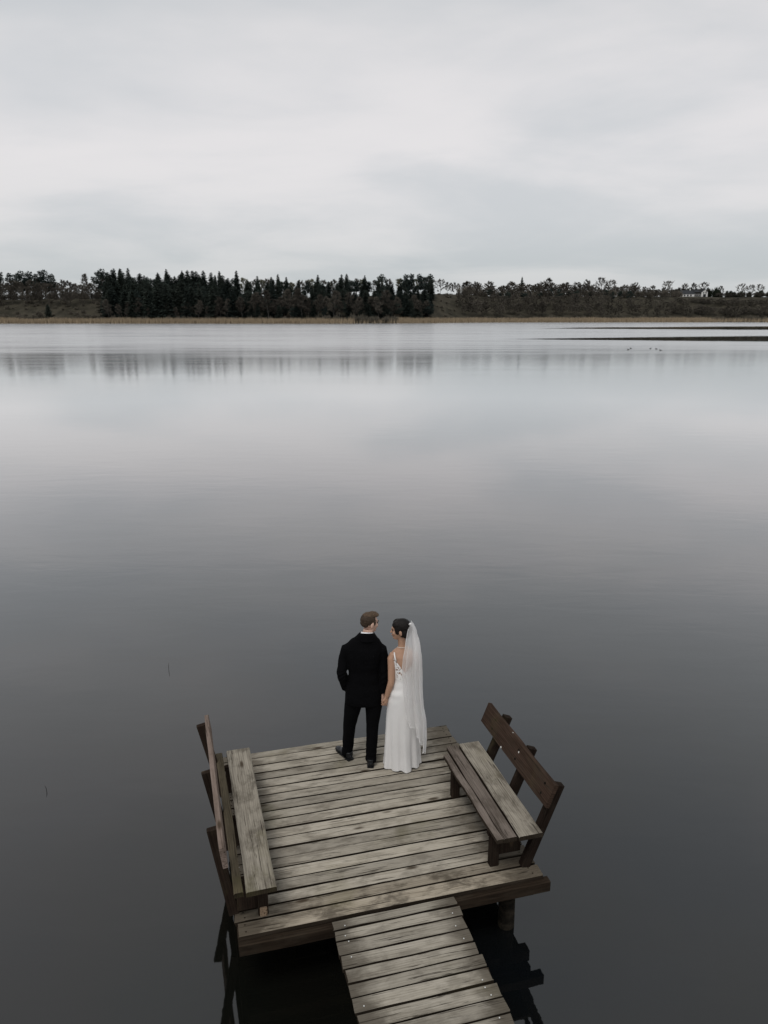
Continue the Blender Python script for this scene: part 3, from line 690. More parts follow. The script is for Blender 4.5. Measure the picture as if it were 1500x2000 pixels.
def jetty():
    e = empty('wooden_jetty', deckW(0, 0, 0), ANG)
    tag(e, 'weathered grey wooden jetty with square platform and plank walkway over the lake', 'jetty')
    vs_ = [2.585, 2.468, 2.327, 2.183, 2.05, 1.909, 1.778, 1.646, 1.513, 1.372, 1.231, 1.096, .962, .825, .691, .551, .415, .282, .155, .0]
    for i in range(19):
        a, b = vs_[i], vs_[i + 1]; g = rnd.uniform(.015, .025)
        u0 = rnd.uniform(-.012, .012); u1 = W_DECK - .022 + rnd.uniform(-.018, .018) + (.012 if i > 14 else 0)
        vm = (a + b) / 2 + g * .0; dz = rnd.uniform(-.004, .004); tilt = rnd.uniform(-.004, .004)
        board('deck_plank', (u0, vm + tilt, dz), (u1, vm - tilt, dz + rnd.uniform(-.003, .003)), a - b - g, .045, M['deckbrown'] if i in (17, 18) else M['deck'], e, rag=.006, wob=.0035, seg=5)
    vb = [-.014, -.119, -.237, -.371, -.501, -.628, -.752, -.885, -1.02, -1.15]
    while vb[-1] > -9.0: vb.append(vb[-1] - rnd.uniform(.122, .137))
    for i in range(len(vb) - 1):
        a, b = vb[i], vb[i + 1]; g = rnd.uniform(.012, .024); vm = (a + b) / 2
        u0 = .755 + .022 * -vm + rnd.uniform(-.006, .006); u1 = 1.826 + .018 * -vm + rnd.uniform(-.012, .012)
        board('walkway_plank', (u0, vm, -.004 + rnd.uniform(-.004, .004)), (u1, vm, -.004 + rnd.uniform(-.004, .004)), a - b - g, .042, M['walk'], e, rag=.006, wob=.003, seg=4)
        dv = (a - b) * .25
        if i < 14:
            for un in (u0 + .09, u1 - .09):
                for sg in (-1, 1):
                    if rnd.random() < .42:
                        nv, nf = tube([(0, 0, 0), (0, 0, .004)], [.0055, .005], 6)
                        link_mesh('nail_head', nv, nf, M['nail'], e, loc=(un + rnd.uniform(-.02, .02), vm + sg * dv + rnd.uniform(-.01, .01), .001))
    nv, nf = tube([(0, 0, 0), (0, 0, .003)], [.0065, .006], 6); nme = bpy.data.meshes.new('nail_head'); nme.from_pydata([tuple(v) for v in nv], [], nf); nme.materials.append(M['side'])
    for i in range(19):                               # rusty nail pairs over the joists
        for u in (.06, 2.6):
            for f in (.27, .73): link_obj('nail_head', nme, e, (u + rnd.uniform(-.012, .012), vs_[i + 1] + (vs_[i] - vs_[i + 1]) * f, .004))
    # edge beams, joists, piles
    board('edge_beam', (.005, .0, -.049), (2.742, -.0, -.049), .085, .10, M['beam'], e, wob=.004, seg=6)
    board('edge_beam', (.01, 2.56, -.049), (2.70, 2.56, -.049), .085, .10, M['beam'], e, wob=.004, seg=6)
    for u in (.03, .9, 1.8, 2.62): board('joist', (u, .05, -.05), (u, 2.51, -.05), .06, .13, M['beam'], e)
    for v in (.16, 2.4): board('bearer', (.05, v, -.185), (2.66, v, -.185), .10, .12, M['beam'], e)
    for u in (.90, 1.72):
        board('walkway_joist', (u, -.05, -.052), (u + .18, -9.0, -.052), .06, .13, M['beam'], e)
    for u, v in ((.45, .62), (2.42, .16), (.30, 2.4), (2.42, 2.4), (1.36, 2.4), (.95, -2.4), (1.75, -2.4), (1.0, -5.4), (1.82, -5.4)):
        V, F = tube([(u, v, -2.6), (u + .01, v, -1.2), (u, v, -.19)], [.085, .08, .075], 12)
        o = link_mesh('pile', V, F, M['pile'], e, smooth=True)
    for v in (-2.4, -5.4): board('bearer', (.85, v, -.185), (1.95, v, -.185), .10, .10, M['beam'], e)
    return e
jetty()
def left_bench():
    e = empty('wooden_bench', deckW(0, 0, 0), ANG)
    tag(e, 'long weathered bench on the left edge of the jetty, backrest seen edge on', 'bench', 'benches on the jetty')
    V3 = Vector
    board('seat_board', (.207, .0, .42), (.161, 2.03, .42), .236, .045, M['seat'], e, bev=.009, wob=.005, seg=5)
    board('seat_board', (.029, .015, .415), (-.036, 2.018, .415), .072, .045, M['seatmoss'], e, bev=.009, wob=.005, seg=5)
    for v, xt in ((.27, -.104), (1.06, -.128), (1.88, -.158)):
        # leaning post: inner face goes from u=.03 at the deck to xt at z .84
        p0 = V3((.028 - .04, v, .0)); p1 = V3((xt - .04, v + .0, .85))
        prism('post', p0 + (p1 - p0) * 0.0, p1, .085, .05, M['post'], e)
        prism('leg', (.225, v - .06, .003), (.225, v - .06, .372), .085, .06, M['post'], e)
        prism('seat_shade_panel', (.10, v - .045, .06), (.10, v - .045, .373), .17, .03, M['post'], e)  # panel added to darken the space under the seat
        prism('seat_bearer', (.0, v - .06, .35), (.29, v - .06, .35), .045, .05, M['post'], e, V3((0, 1, 0)))
    prism('packing_block', (.225, .165, .045), (.225, .178, .045), .06, .085, M['cut'], e)
    # backrest: two boards, one above the other, following the posts
    a = V3((-.090, .012, .855)); b = V3((-.150, 2.03, .865))
    def bb(a, b, w, mat):
        d = (b - a).normalized(); upv = V3((1, 0, .12)).normalized(); board('backrest_board', a, b, w, .042, mat, e, up=upv, wob=.003, seg=6)
    bb(V3((-.046, .012, .765)), V3((-.106, 2.03, .775)), .19, M['edge'])
    return e
left_bench()
def right_bench():
    e = empty('wooden_bench', deckW(2.5, 0, 0), ANG)
    tag(e, 'shorter weathered bench on the right edge of the jetty with dark brown backrest', 'bench', 'benches on the jetty')
    V3 = Vector; S = -2.5
    board('seat_board', (2.567 + S, .035, .42), (2.560 + S, 1.53, .42), .225, .045, M['seat'], e, bev=.009, wob=.005, seg=5)
    board('seat_board', (2.374 + S, .05, .42), (2.361 + S, 1.515, .42), .122, .045, M['seatdark'], e, bev=.009, wob=.005, seg=5)
    board('front_strip', (2.278 + S, .055, .412), (2.262 + S, 1.42, .392), .066, .040, M['seatdark'], e, wob=.006, seg=7)
    for v in (.16, .74, 1.33):
        p0 = V3((2.575 + S, v, .0)); p1 = V3((2.865 + .032 * min(1, v) + S, v, .795)); prism('post', p0, p1, .09, .07, M['post'], e)
    for v in (.24, 1.25):
        prism('leg', (2.305 + S, v, .003), (2.305 + S, v, .368), .085, .065, M['post'], e)
        prism('seat_shade_panel', (2.46 + S, v + .03, .08), (2.46 + S, v + .03, .373), .24, .03, M['post'], e)  # added dark panel, deepens the shade beneath the seat
        prism('seat_bearer', (2.24 + S, v, .35), (2.64 + S, v, .35), .045, .05, M['post'], e, V3((0, 1, 0)))
    a = V3((2.738 + S, .070, .750)); b = V3((2.752 + S, 1.60, .715))
    for v in (.17, .74, 1.33):
        for dz in (-.05, .05):
            f = (v - .035) / 1.565; c_ = a.lerp(b, f) + V3((dz * .37, 0, dz * .93)); nv, nf = tube([(0, 0, 0), (-.007, 0, .003)], [.011, .009], 8)
            link_mesh('bolt_head', nv, nf, M['pile'], e, loc=c_)
    board('backrest_board', a, b, .225, .042, M['brown'], e, up=V3((-1, 0, .40)).normalized(), wob=.004, seg=6)
    return e
right_bench()

# ------------------------------------------------------------------ people
M['skin_m'] = plain('skin', (.52, .34, .26), .5, .4, .06, 30)
M['skin_f'] = plain('tanned_skin', (.40, .235, .155), .5, .4, .06, 30)
M['suit'] = plain('black_wool', (.0035, .0035, .004), .95, .04, .3, 160, .2)
M['shirt'] = plain('white_shirt', (.75, .75, .76), .8, .2, .04, 40)
M['leather'] = plain('black_leather', (.007, .008, .010), .35, .35, .2, 40, .1)
M['satin'] = plain('ivory_crepe', (.72, .705, .69), .62, .25, .02, 8)
def hair_mat(name, c0, c1):
    m, nt, N, L, out = newmat(name); b = principled(N, L, out, c0, .6, .2)
    tc = N('ShaderNodeTexCoord'); mp = N('ShaderNodeMapping'); mp.inputs['Scale'].default_value = (150, 150, 22); L(tc.outputs['Object'], mp.inputs[0])
    n = noise_n(N, 1, 5, .6, .5); L(mp.outputs[0], n.inputs['Vector']); r = ramp(N, [(.35, c0), (.68, c1)]); L(n.outputs[0], r.inputs[0]); L(r.outputs[0], b.inputs['Base Color'])
    bp = N('ShaderNodeBump'); bp.inputs['Strength'].default_value = .6; bp.inputs['Distance'].default_value = .004; L(n.outputs[0], bp.inputs['Height']); L(bp.outputs[0], b.inputs['Normal'])
    return m
M['hair_m'] = hair_mat('light_brown_hair', (.030, .020, .013), (.125, .082, .050))
M['hair_back'] = hair_mat('brown_hair', (.018, .012, .008), (.065, .043, .027))
M['hair_f'] = hair_mat('dark_brown_hair', (.003, .002, .0016), (.010, .007, .0055))
M['eye'] = plain('dark_eye', (.02, .015, .012), .2, .5, .1, 20)
M['lip'] = plain('lip', (.30, .13, .11), .45, .4, .05, 20)

def head_parts(female=False):
    k = .94 if female else 1.0
    P = [ellipsoid((0, -.012, .03), (.075, .096, .088)), ellipsoid((0, .032, -.022), (.060, .064, .082)), ellipsoid((0, .050, -.078), (.040, .042, .034)),
         ellipsoid((0, .089, .022), (.040, .012, .012)), ellipsoid((0, .099, -.012), (.010, .013, .026), rot=Matrix.Rotation(R_(18), 3, 'X')), ellipsoid((0, .108, -.028), (.013, .012, .010)),
         ellipsoid((0, .092, -.056), (.020, .009, .009)), ellipsoid((.036, .066, -.025), (.022, .022, .022)), ellipsoid((-.036, .066, -.025), (.022, .022, .022))]
    for s in (-1, 1):
        P.append(ellipsoid((s * .077, -.008, -.008), (.009, .020, .032), rot=Matrix.Rotation(R_(-14), 3, 'X')))
    return P, k
def place(parts, Mx): return [xform(p, Mx) for p in parts]
def hand_parts(wrist, down, palm, thumb_side, s=1.0, curl=.75):
    """palm + four curled fingers + thumb; down = finger direction, palm = palm normal"""
    d = Vector(down).normalized(); n = Vector(palm).normalized(); n = (n - d * n.dot(d)).normalized(); a = d.cross(n) * thumb_side
    w = Vector(wrist); P = []
    P.append(tube([w - d * .02 * s, w + d * .03 * s, w + d * .065 * s, w + d * .09 * s], [.026 * s, .036 * s, .041 * s, .039 * s], 12, flat=.5, up=a))
    for i, ln in enumerate((.070, .080, .075, .060)):
        b = w + d * .085 * s + a * (.030 - .020 * i) * s
        p = b; pts = [p - d * .02 * s]; ang = 0
        for q, f in enumerate((.42, .33, .25)):
            ang += curl * (.55 + .35 * q); dd = d * math.cos(ang) + n * math.sin(ang); pts.append(p); p = p + dd * ln * f * s
        pts.append(p); P.append(tube(pts, [.0095 * s, .0092 * s, .0085 * s, .0078 * s, .006 * s][:len(pts)], 8))
    t0 = w + d * .02 * s + a * .026 * s; t1 = t0 + (d * .7 + a * .55 + n * .25).normalized() * .034 * s; t2 = t1 + (d * .85 + a * .05 + n * .55).normalized() * .030 * s; t3 = t2 + (d * .8 - a * .2 + n * .6).normalized() * .022 * s
    P.append(tube([t0, t1, t2, t3], [.013 * s, .011 * s, .0095 * s, .007 * s], 8))
    return P

def groom():
    G = Vector((-.216, 7.23, 0)); e = empty('person', G)
    tag(e, 'person in a black suit standing with one hand in the pocket, head turned right', 'person')
    hx, hy, hz = .062, .010, 1.662
    Mh = Matrix.Translation((hx, hy, hz)) @ Matrix.Rotation(R_(-58), 4, 'Z') @ Matrix.Rotation(R_(-7), 4, 'X') @ Matrix.Scale(.955, 4)
    hp, _ = head_parts()
    body = place(hp, Mh)
    body.append(tube([(.03, -.02, 1.36), (.033, -.012, 1.50), (.05, -.005, 1.60)], [.066, .058, .055], 16))
    body.append(rings_loft(resample([(.80, 0, 0, .15, .09), (1.05, 0, 0, .13, .085), (1.3, 0, 0, .16, .09), (1.42, .01, 0, .12, .065)]), 20))
    # arms, hands, legs (inside the clothes)
    body.append(tube([(-.15, 0, 1.38), (-.215, -.012, 1.26), (-.238, -.05, 1.12), (-.208, .005, .93), (-.19, .035, .86)], [.045, .042, .038, .032, .028], 10))
    body += hand_parts((-.19, .04, .86), (.1, .25, -1), (1, .2, 0), 1, 1.0, .35)
    body.append(tube([(.15, 0, 1.38), (.205, 0, 1.25), (.212, -.03, 1.10), (.212, -.035, .93), (.212, -.045, .85)], [.045, .042, .038, .032, .028], 10))
    body += hand_parts((.212, -.046, .855), (.05, -.06, -1), (.75, -.65, 0), -1, 1.02, .8)
    for pts in (((-.09, 0, .85), (-.16, .02, .46), (-.193, .05, .09)), ((.085, -.01, .85), (.085, -.04, .48), (.07, -.085, .09))):
        body.append(tube(pts, [.075, .052, .04], 12))
    bd = fused('body', body, .0055, M['skin_m'], e, 3)
    for s in (-1, 1):
        v, f = xform(ellipsoid((s * .031, .083, .006), (.014, .008, .008)), Mh); link_mesh('eye', v, f, M['eye'], bd, True)
        v, f = xform(ellipsoid((s * .032, .090, .026), (.021, .007, .005)), Mh); link_mesh('eyebrow', v, f, M['hair_m'], bd, True)
    v, f = xform(ellipsoid((0, .095, -.056), (.018, .008, .006)), Mh); link_mesh('mouth', v, f, M['lip'], bd, True)
    # hair: short sides, fuller swept-back top
    hr = place([ellipsoid((0, -.020, .038), (.0795, .0955, .082)), ellipsoid((0, -.052, .008), (.064, .060, .056)),
                ellipsoid((.073, .018, .016), (.008, .017, .030)), ellipsoid((-.073, .018, .016), (.008, .017, .030))], Mh)
    hair_n = lambda c, n: n * (.0035 * noise.noise(c * 75) + .003 * noise.noise(Vector((c.x * 160, c.y * 160, c.z * 50))))
    fused('hair', hr, .005, M['hair_back'], e, 2, displace=hair_n)
    ft = place([ellipsoid((0, .018, .092), (.060, .078, .034), rot=Matrix.Rotation(R_(6), 3, 'X')), ellipsoid((.014, .060, .098), (.044, .034, .024)), ellipsoid((-.022, .046, .094), (.038, .046, .027)), ellipsoid((0, -.030, .088), (.058, .062, .036))], Mh)
    fused('swept_fringe', ft, .005, M['hair_m'], e, 2, displace=lambda c, n: n * (.005 * noise.noise(c * 60) + .004 * noise.noise(Vector((c.x * 60, c.y * 180, c.z * 60)))))
    # shirt collar
    V, F = [], []; seg = 28
    for (z, rx, ry, cy) in ((1.485, .073, .072, -.010), (1.540, .068, .068, -.012), (1.565, .066, .066, -.012), (1.564, .062, .062, -.012), (1.49, .060, .060, -.01)):
        for j in range(seg):
            t = 6.2832 * j / seg; V.append((.036 + rx * math.cos(t), cy + ry * math.sin(t), z - .024 * math.sin(t) - .004 * math.cos(t)))
    F = [(i * seg + j, i * seg + (j + 1) % seg, (i + 1) * seg + (j + 1) % seg, (i + 1) * seg + j) for i in range(4) for j in range(seg)]
    link_mesh('shirt_collar', V, F, M['shirt'], e, True)
    # jacket
    tors = [(.735, .0, -.005, .212, .130), (.80, .0, -.005, .212, .135), (.90, .0, -.0, .203, .132), (1.00, 0, 0, .180, .122), (1.10, 0, 0, .168, .117), (1.20, 0, -.005, .178, .122), (1.30, 0, -.008, .198, .126), (1.38, 0, -.008, .205, .115), (1.425, .005, -.008, .190, .098), (1.46, .012, -.008, .168, .088), (1.495, .022, -.010, .132, .082), (1.525, .029, -.012, .103, .080), (1.552, .032, -.014, .083, .078)]
    jk = [rings_loft(resample(tors, .02), 36, 2.35)]
    jk.append(tube([(-.13, -.005, 1.415), (-.180, -.006, 1.370), (-.215, -.010, 1.26), (-.240, -.050, 1.12), (-.236, -.045, 1.07), (-.216, .0, .94), (-.205, .02, .885)], [.045, .066, .062, .055, .055, .047, .045], 16))
    jk.append(tube([(.13, -.005, 1.410), (.186, -.006, 1.362), (.212, -.005, 1.25), (.218, -.03, 1.10), (.214, -.036, .96), (.212, -.044, .865)], [.045, .066, .060, .053, .047, .043], 16))
    def folds(c, n):
        f = 0.0
        if c.x < -.17 or c.x > .165: f += .004 * math.sin(c.z * 85 + 9 * noise.noise(c * 9)) * max(0, 1 - abs(c.z - 1.08) / .16)
        f += .005 * noise.noise(c * 11) + .002 * noise.noise(c * 30)
        if n.y < -.4 and abs(c.x - .004) < .004: f -= .003          # back seam
        return n * f
    fused('jacket', jk, .008, M['suit'], e, 3, displace=folds)
    # jacket collar stand
    V = []
    for (z, rr) in ((1.470, .104), (1.520, .085), (1.556, .077), (1.554, .071), (1.49, .070)):
        for j in range(seg):
            t = 6.2832 * j / seg; V.append((.034 + rr * math.cos(t), -.012 + rr * .98 * math.sin(t), z - .024 * math.sin(t) - .012 * max(0, math.sin(t))))
    link_mesh('jacket_collar', V, F, M['suit'], e, True)
    tr = [rings_loft(resample([(.72, 0, 0, .19, .115), (.80, 0, 0, .197, .125), (.95, 0, 0, .185, .118), (1.0, 0, 0, .17, .11)]), 28),
          tube([(-.098, .0, .84), (-.118, .004, .72), (-.165, .02, .45), (-.18, .035, .28), (-.194, .048, .10), (-.196, .05, .045)], [.108, .100, .073, .066, .062, .064], 18),
          tube([(.098, -.005, .84), (.104, -.015, .72), (.090, -.04, .48), (.082, -.065, .28), (.072, -.088, .10), (.070, -.09, .055)], [.108, .098, .070, .064, .060, .062], 18)]
    fused('trousers', tr, .008, M['suit'], e, 3, displace=lambda c, n: n * (.004 * noise.noise(c * 12) + .004 * math.sin(c.z * 55 + 6 * noise.noise(c * 6)) * max(0, 1 - c.z / .35)))
    def shoe(px, py, deg, lift=0.0):
        Ms = Matrix.Translation((px, py, 0)) @ Matrix.Rotation(R_(deg), 4, 'Z')
        P = [ellipsoid((0, -.035, .045), (.036, .047, .045)), ellipsoid((0, .06, .043), (.042, .085, .036)), ellipsoid((0, .14, .032), (.040, .075, .027)), ellipsoid((0, .195, .026), (.030, .034, .021)), tube([(0, -.03, .05), (0, -.03, .10)], [.042, .044], 14)]
        sh_ = fused('shoe', place(P, Ms), .006, M['leather'], e, 3)
        pr = [(-.034, -.075), (.034, -.075), (.041, -.03), (.038, .03), (.045, .11), (.040, .18), (.022, .228), (-.022, .228), (-.040, .18), (-.045, .11), (-.038, .03), (-.041, -.03)]
        V = [Ms @ Vector((x, y, z)) for z in (.004, .020) for x, y in pr]; n = len(pr)
        F = [(j, (j + 1) % n, (j + 1) % n + n, j + n) for j in range(n)] + [tuple(reversed(range(n))), tuple(range(n, 2 * n))]
        link_mesh('sole', V, F, M['leather'], sh_)
    shoe(-.196, .045, 36); shoe(.070, -.085, -3)
groom()

# lace and veil cloth
def lace_mat():
    m, nt, N, L, out = newmat('lace'); tc = N('ShaderNodeTexCoord')
    n0 = noise_n(N, 14, 2); L(tc.outputs['Object'], n0.inputs['Vector'])
    va = N('ShaderNodeVectorMath'); va.operation = 'MULTIPLY_ADD'; L(n0.outputs['Color'], va.inputs[0]); va.inputs[1].default_value = (.05, .05, .05); L(tc.outputs['Object'], va.inputs[2])
    v = N('ShaderNodeTexVoronoi'); v.inputs['Scale'].default_value = 34; v.feature = 'DISTANCE_TO_EDGE'; L(va.outputs[0], v.inputs['Vector'])
    n = noise_n(N, 26, 3); L(tc.outputs['Object'], n.inputs['Vector'])
    f = mathn(N, L, 'MAXIMUM', maprange(N, L, v.outputs['Distance'], .10, .16, 1, 0), maprange(N, L, n.outputs[0], .50, .56))
    d = N('ShaderNodeBsdfPrincipled'); d.inputs['Base Color'].default_value = (.80, .785, .765, 1); d.inputs['Roughness'].default_value = .7
    t = N('ShaderNodeBsdfTransparent'); mx = N('ShaderNodeMixShader'); L(f, mx.inputs[0]); L(t.outputs[0], mx.inputs[1]); L(d.outputs[0], mx.inputs[2]); L(mx.outputs[0], out.inputs[0])
    return m
def veil_mat():
    m, nt, N, L, out = newmat('tulle'); tc = N('ShaderNodeTexCoord')
    d = N('ShaderNodeBsdfDiffuse'); d.inputs[0].default_value = (.88, .87, .86, 1); tl = N('ShaderNodeBsdfTranslucent'); tl.inputs[0].default_value = (.88, .87, .86, 1)
    a = N('ShaderNodeMixShader'); a.inputs[0].default_value = .45; L(d.outputs[0], a.inputs[1]); L(tl.outputs[0], a.inputs[2])
    lw = N('ShaderNodeLayerWeight'); lw.inputs[0].default_value = .35
    f = maprange(N, L, lw.outputs['Facing'], 0, 1, .56, .92, False)
    t = N('ShaderNodeBsdfTransparent'); mx = N('ShaderNodeMixShader'); L(f, mx.inputs[0]); L(t.outputs[0], mx.inputs[1]); L(a.outputs[0], mx.inputs[2]); L(mx.outputs[0], out.inputs[0])
    return m
M['lace'] = lace_mat(); M['veil'] = veil_mat()

def bride():
    B = Vector((.176, 7.144, 0)); e = empty('person', B)
    tag(e, 'person in a long white dress and veil standing beside the black suit', 'person')
    Mh = Matrix.Translation((.000, .0, 1.622)) @ Matrix.Rotation(R_(82), 4, 'Z') @ Matrix.Rotation(R_(-2), 4, 'X') @ Matrix.Scale(.96, 4)
    hp, _ = head_parts(True)
    body = place(hp, Mh)
    body.append(tube([(.022, .0, 1.37), (.014, .0, 1.46), (.010, .0, 1.55)], [.052, .041, .042], 16))
    T = [(.80, .04, 0, .13, .10), (.95, .045, 0, .128, .095), (1.06, .05, 0, .112, .088), (1.16, .05, 0, .116, .090), (1.26, .048, 0, .128, .092), (1.33, .042, 0, .142, .082), (1.375, .034, 0, .128, .062), (1.41, .026, 0, .075, .050), (1.43, .022, 0, .05, .045)]
    body.append(rings_loft(resample(T, .02), 28, 2.15))
    body.append(tube([(-.075, -.01, 1.352), (-.098, -.02, 1.30), (-.096, -.035, 1.20), (-.098, -.055, 1.06), (-.105, -.058, 1.02), (-.128, -.05, .94), (-.148, -.045, .868)], [.040, .043, .040, .036, .036, .032, .025], 14))
    body += hand_parts((-.149, -.045, .870), (-.06, .02, -1), (-.8, .6, 0), -1, .9, .8)
    body.append(tube([(.155, 0, 1.352), (.185, .01, 1.28), (.195, .03, 1.18), (.20, .05, 1.06), (.18, .13, .95), (.15, .19, .88)], [.038, .042, .038, .034, .03, .024], 14))
    body += hand_parts((.15, .19, .88), (-.4, .6, -.8), (-1, -.3, .2), 1, .9, .5)
    for s in (-1, 1): body.append(tube([(.04 + s * .075, 0, .85), (.035 + s * .07, 0, .48), (.03 + s * .06, 0, .08)], [.075, .05, .035], 10))
    bd = fused('body', body, .0055, M['skin_f'], e, 3)
    for s in (-1, 1):
        v, f = xform(ellipsoid((s * .030, .083, .006), (.014, .008, .007)), Mh); link_mesh('eye', v, f, M['eye'], bd, True)
        v, f = xform(ellipsoid((s * .031, .089, .024), (.020, .006, .004)), Mh); link_mesh('eyebrow', v, f, M['hair_f'], bd, True)
    v, f = xform(ellipsoid((0, .095, -.056), (.017, .008, .007)), Mh); link_mesh('mouth', v, f, M['lip'], bd, True)
    hr = place([ellipsoid((0, -.020, .046), (.084, .100, .088)), ellipsoid((.036, .030, .072), (.046, .058, .045)), ellipsoid((-.036, .030, .072), (.046, .058, .045)), ellipsoid((.068, .026, .034), (.018, .036, .045)), ellipsoid((-.068, .026, .034), (.018, .036, .045)),
                ellipsoid((0, -.088, .010), (.056, .050, .056)), ellipsoid((0, -.058, -.040), (.058, .050, .055)), ellipsoid((.058, -.035, -.012), (.026, .05, .05)), ellipsoid((-.058, -.035, -.012), (.026, .05, .05)), ellipsoid((.072, .028, .010), (.014, .026, .04)), ellipsoid((-.072, .028, .010), (.014, .026, .04))], Mh)
    fused('hair', hr, .005, M['hair_f'], e, 2, displace=lambda c, n: n * .0022 * noise.noise(Vector((c.x * 60, c.y * 60, c.z * 120))))
    # necklace
    seg = 30
    v, f = tube([(.020 + .050 * math.cos(6.2832 * j / seg), .0 + .049 * math.sin(6.2832 * j / seg), 1.428 - .012 * math.sin(6.2832 * j / seg)) for j in range(seg + 1)], [.0028] * (seg + 1), 6, False)
    link_mesh('necklace', v, f, plain('necklace_gold', (.75, .68, .6), .25, .8), e, True)
    # ---- dress: skirt
    SK = [(.008, .018, .0, .200, .132), (.05, .018, .0, .197, .131), (.15, .020, .0, .193, .130), (.30, .022, .0, .189, .130), (.53, .026, .0, .184, .130), (.78, .034, .0, .176, .130), (.90, .045, .0, .166, .130), (.98, .048, 0, .142, .108), (1.06, .050, 0, .119, .095), (1.10, .050, 0, .120, .095)]
    V, F = [], []; seg = 120; nz = 60
    for i in range(nz + 1):
        z = .008 + (1.10 - .008) * (i / nz) ** 1.15
        _, cx, cy, rx, ry = interp(SK, z); fo = max(0, 1 - z / .75) ** 1.3
        for j in range(seg):
            t = 6.2832 * j / seg; back = max(0, -math.sin(t))
            w = fo * (.016 * math.sin(t * 9 + 1.2 * math.sin(z * 3)) + .012 * math.sin(t * 5 + 2.0 + z * 1.5) + .006 * math.sin(t * 17 + z * 4))
            w += .0035 * math.sin(z * 60 + 4 * math.sin(t * 2)) * max(0, 1 - abs(z - .93) / .14) * max(0, math.cos(t - 3.6))
            tr = .022 * back * max(0, 1 - z / .28) ** 2
            zz = z + (.012 * max(0, math.sin(t * 7 + 1)) * max(0, 1 - z / .1))
            V.append(Vector((cx + (rx + w) * math.cos(t), cy + (ry + w + tr) * math.sin(t), zz)))
    F = [(i * seg + j, i * seg + (j + 1) % seg, (i + 1) * seg + (j + 1) % seg, (i + 1) * seg + j) for i in range(nz) for j in range(seg)]
    dress = link_mesh('dress', V, F, M['satin'], e, True)
    # bodice: back cut to a V, lace above the waist
    def btab(z): r = interp(T, z); return r[1], r[2], r[3] + .006, r[4] + .006
    V, F = [], []; seg = 96; nz = 16
    for i in range(nz + 1):
        for j in range(seg):
            t = 6.2832 * j / seg
            c = math.cos(t); s = math.sin(t)
            xrel = abs(c)
            if s < 0: ztop = 1.165 + .16 * min(1, xrel / .80)        # V at the back
            else: ztop = 1.27 + .05 * min(1, abs(xrel - .1) / .6)
            if xrel > .86: ztop -= .10 * (xrel - .86) / .14
            z = 1.075 + (ztop - 1.075) * i / nz
            cx, cy, rx, ry = btab(z); ex = 2 / 2.15
            V.append((cx + rx * math.copysign(abs(c) ** ex, c), cy + ry * math.copysign(abs(s) ** ex, s), z))
    F = [(i * seg + j, i * seg + (j + 1) % seg, (i + 1) * seg + (j + 1) % seg, (i + 1) * seg + j) for i in range(nz) for j in range(seg)]
    link_mesh('lace_bodice', V, F, M['lace'], dress, True)
    for sx in (-1, 1):
        pts = []
        for k in range(9):
            f = k / 8; z = 1.30 + .085 * math.sin(f * math.pi); y = -.088 + .176 * f; x = .042 + sx * (.098 - .0 * f)
            cx, cy, rx, ry = btab(min(z, 1.40)); pts.append((x, y * (.9 if 0 < k < 8 else 1), z))
        pts = [(.048 + sx * .098, -.082, 1.30), (.044 + sx * .104, -.074, 1.335), (.042 + sx * .108, -.050, 1.372), (.042 + sx * .108, -.010, 1.388), (.042 + sx * .106, .035, 1.372), (.044 + sx * .10, .072, 1.32)]
        v, f = tube(pts, [.010, .008, .007, .007, .007, .009], 8, True, .35, Vector((1, 0, 0))); link_mesh('strap', v, f, M['satin'], dress, True)
    # earring-free; veil from the comb, two layers of tulle
    Rt = [(.17, .262), (.30, .268), (.45, .272), (.58, .268), (.78, .240), (1.03, .224), (1.27, .216), (1.47, .200), (1.60, .168), (1.66, .142), (1.705, .108)]
    Lf = [(.17, .06), (.45, .052), (.745, .045), (1.0, .022), (1.20, .008), (1.35, .022), (1.507, .050), (1.60, .066), (1.671, .080), (1.705, .096)]
    def at(tab, z):
        return interp(tab, z)[1]
    def layer(name, s0, s1, zb0, zb1, off, ph, ny=60, nx=64):
        V, F = [], []
        for i in range(ny + 1):
            f = i / ny
            for j in range(nx + 1):
                s = s0 + (s1 - s0) * j / nx
                zb = zb0 + (zb1 - zb0) * ((j / nx) ** .8) + .015 * math.sin(j * .5 + ph)
                z = 1.712 + (zb - 1.712) * f
                xl, xr = at(Lf, z), at(Rt, z); gather = min(1, f * 2.2 + .12)
                # plan curve: across the back, then round the right side
                wrap = max(0, (s - .62) / .38)
                x = xl + (xr - xl) * (s / .80 if s < .80 else 1.0 + .0 * s); x = xl + (xr - xl) * math.sin(min(1, s / .92) * math.pi / 2) ** .92
                yb = -.055 - .085 * sstep(1.68, 1.35, z) - .05 * sstep(.95, .25, z)
                y = yb - off + wrap ** 1.6 * (.10 + .08 * gather)
                fold = (.012 * math.sin(s * 21 + ph + 1.6 * math.sin(z * 2.2)) + .006 * math.sin(s * 44 + ph * 2 + z * 3) + .003 * noise.noise((s * 9, z * 5, ph))) * gather * (1 + .6 * f)
                V.append(Vector((x + fold * .5 * (1 - wrap) + fold * wrap, y + fold * (1 - .5 * wrap), z)))
        F = [(i * (nx + 1) + j, i * (nx + 1) + j + 1, (i + 1) * (nx + 1) + j + 1, (i + 1) * (nx + 1) + j) for i in range(ny) for j in range(nx)]
        o = link_mesh(name, V, F, M['veil'], vl, True)
        edge = [V[i * (nx + 1)] for i in range(3, ny + 1)] + [V[ny * (nx + 1) + j] for j in range(1, nx + 1)] + [V[i * (nx + 1) + nx] for i in range(ny - 1, 6, -1)]
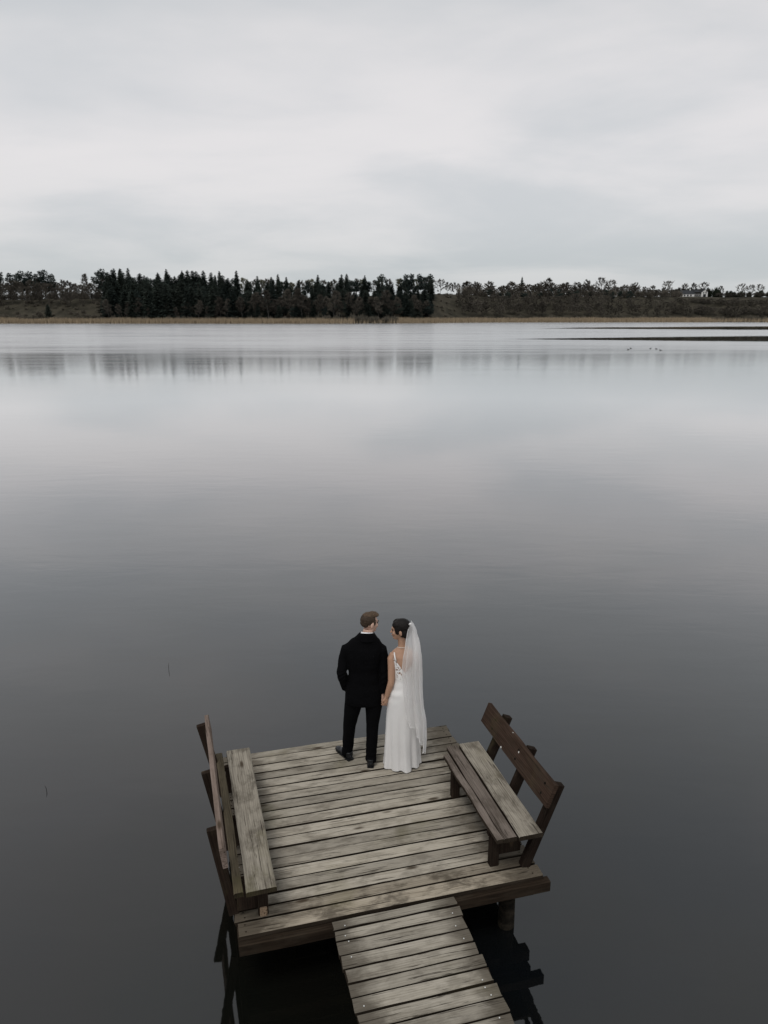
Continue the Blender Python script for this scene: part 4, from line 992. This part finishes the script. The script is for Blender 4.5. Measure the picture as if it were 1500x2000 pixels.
        v, f = tube(edge, [.0026] * len(edge), 5); link_mesh('satin_edge', v, f, M['satin'], o, True)
    vl = empty('veil', (0, 0, 0)); vl.parent = e
    layer('outer_layer', 0, 1, .72, .16, .012, .4)
    layer('inner_layer', .30, 1, .60, .30, -.012, 2.1)
    v, f = tube([(.088, -.048, 1.703), (.098, -.055, 1.716), (.112, -.050, 1.712)], [.010, .012, .009], 8); link_mesh('comb', v, f, M['satin'], vl, True)
bride()

# ------------------------------------------------------------------ small things on the water
def stick(u, v, h, lean, label):
    p = deckW(u, v, WATER_Z)
    v_, f_ = tube([(0, 0, -.5), (lean * .3, 0, h * .5), (lean, 0, h)], [.0035, .003, .0015], 5)
    o = link_mesh('reed_stem', v_, f_, M['pile'], None, True, loc=p); tag(o, label, 'reed stem')
stick(-.70, 6.2, .12, .012, 'thin dark stem standing out of the water left of the couple')
stick(-2.03, 3.36, .08, -.02, 'short dark stem in the water far left of the jetty')
def duck(name, X, Y, rz, label):
    dk = plain(name + '_feathers', (.03, .028, .025), .8, .2, .3, 8)
    e = empty(name, (X, Y, WATER_Z), rz); e.scale = (.68, .68, .68); tag(e, label, 'duck', 'ducks swimming on the lake')
    P = [ellipsoid((0, 0, .07), (.20, .11, .10), 14, 9), ellipsoid((-.2, 0, .12), (.09, .045, .03), 10, 6, Matrix.Rotation(R_(25), 3, 'Y')), tube([(.14, 0, .1), (.2, 0, .2), (.21, 0, .26)], [.06, .04, .04], 8), ellipsoid((.225, 0, .28), (.06, .045, .045), 10, 7)]
    fused('body', P, .018, dk, e, 2)
    v, f = tube([(.27, 0, .275), (.34, 0, .26)], [.022, .012], 6, True, .5); link_mesh('bill', v, f, M['cut'], e, True)
for (px, py, rz, lab) in ((1227, 683.5, 2.8, 'leftmost of the five dark ducks swimming at the right'), (1232, 681, 3.3, 'second dark duck from the left, close beside the leftmost duck'), (1270, 681.5, .2, 'middle one of the five dark ducks on the lake'), (1282, 682, 2.9, 'fourth dark duck from the left on the lake'), (1290, 684.5, 3.0, 'rightmost of the five dark ducks on the lake')):
    a = math.atan((py - 1000) / FPX) + R_(PITCH); Y = (CAM_H - WATER_Z) / math.tan(a)
    duck('duck', px_x(px, Y, WATER_Z), Y, rz, lab)
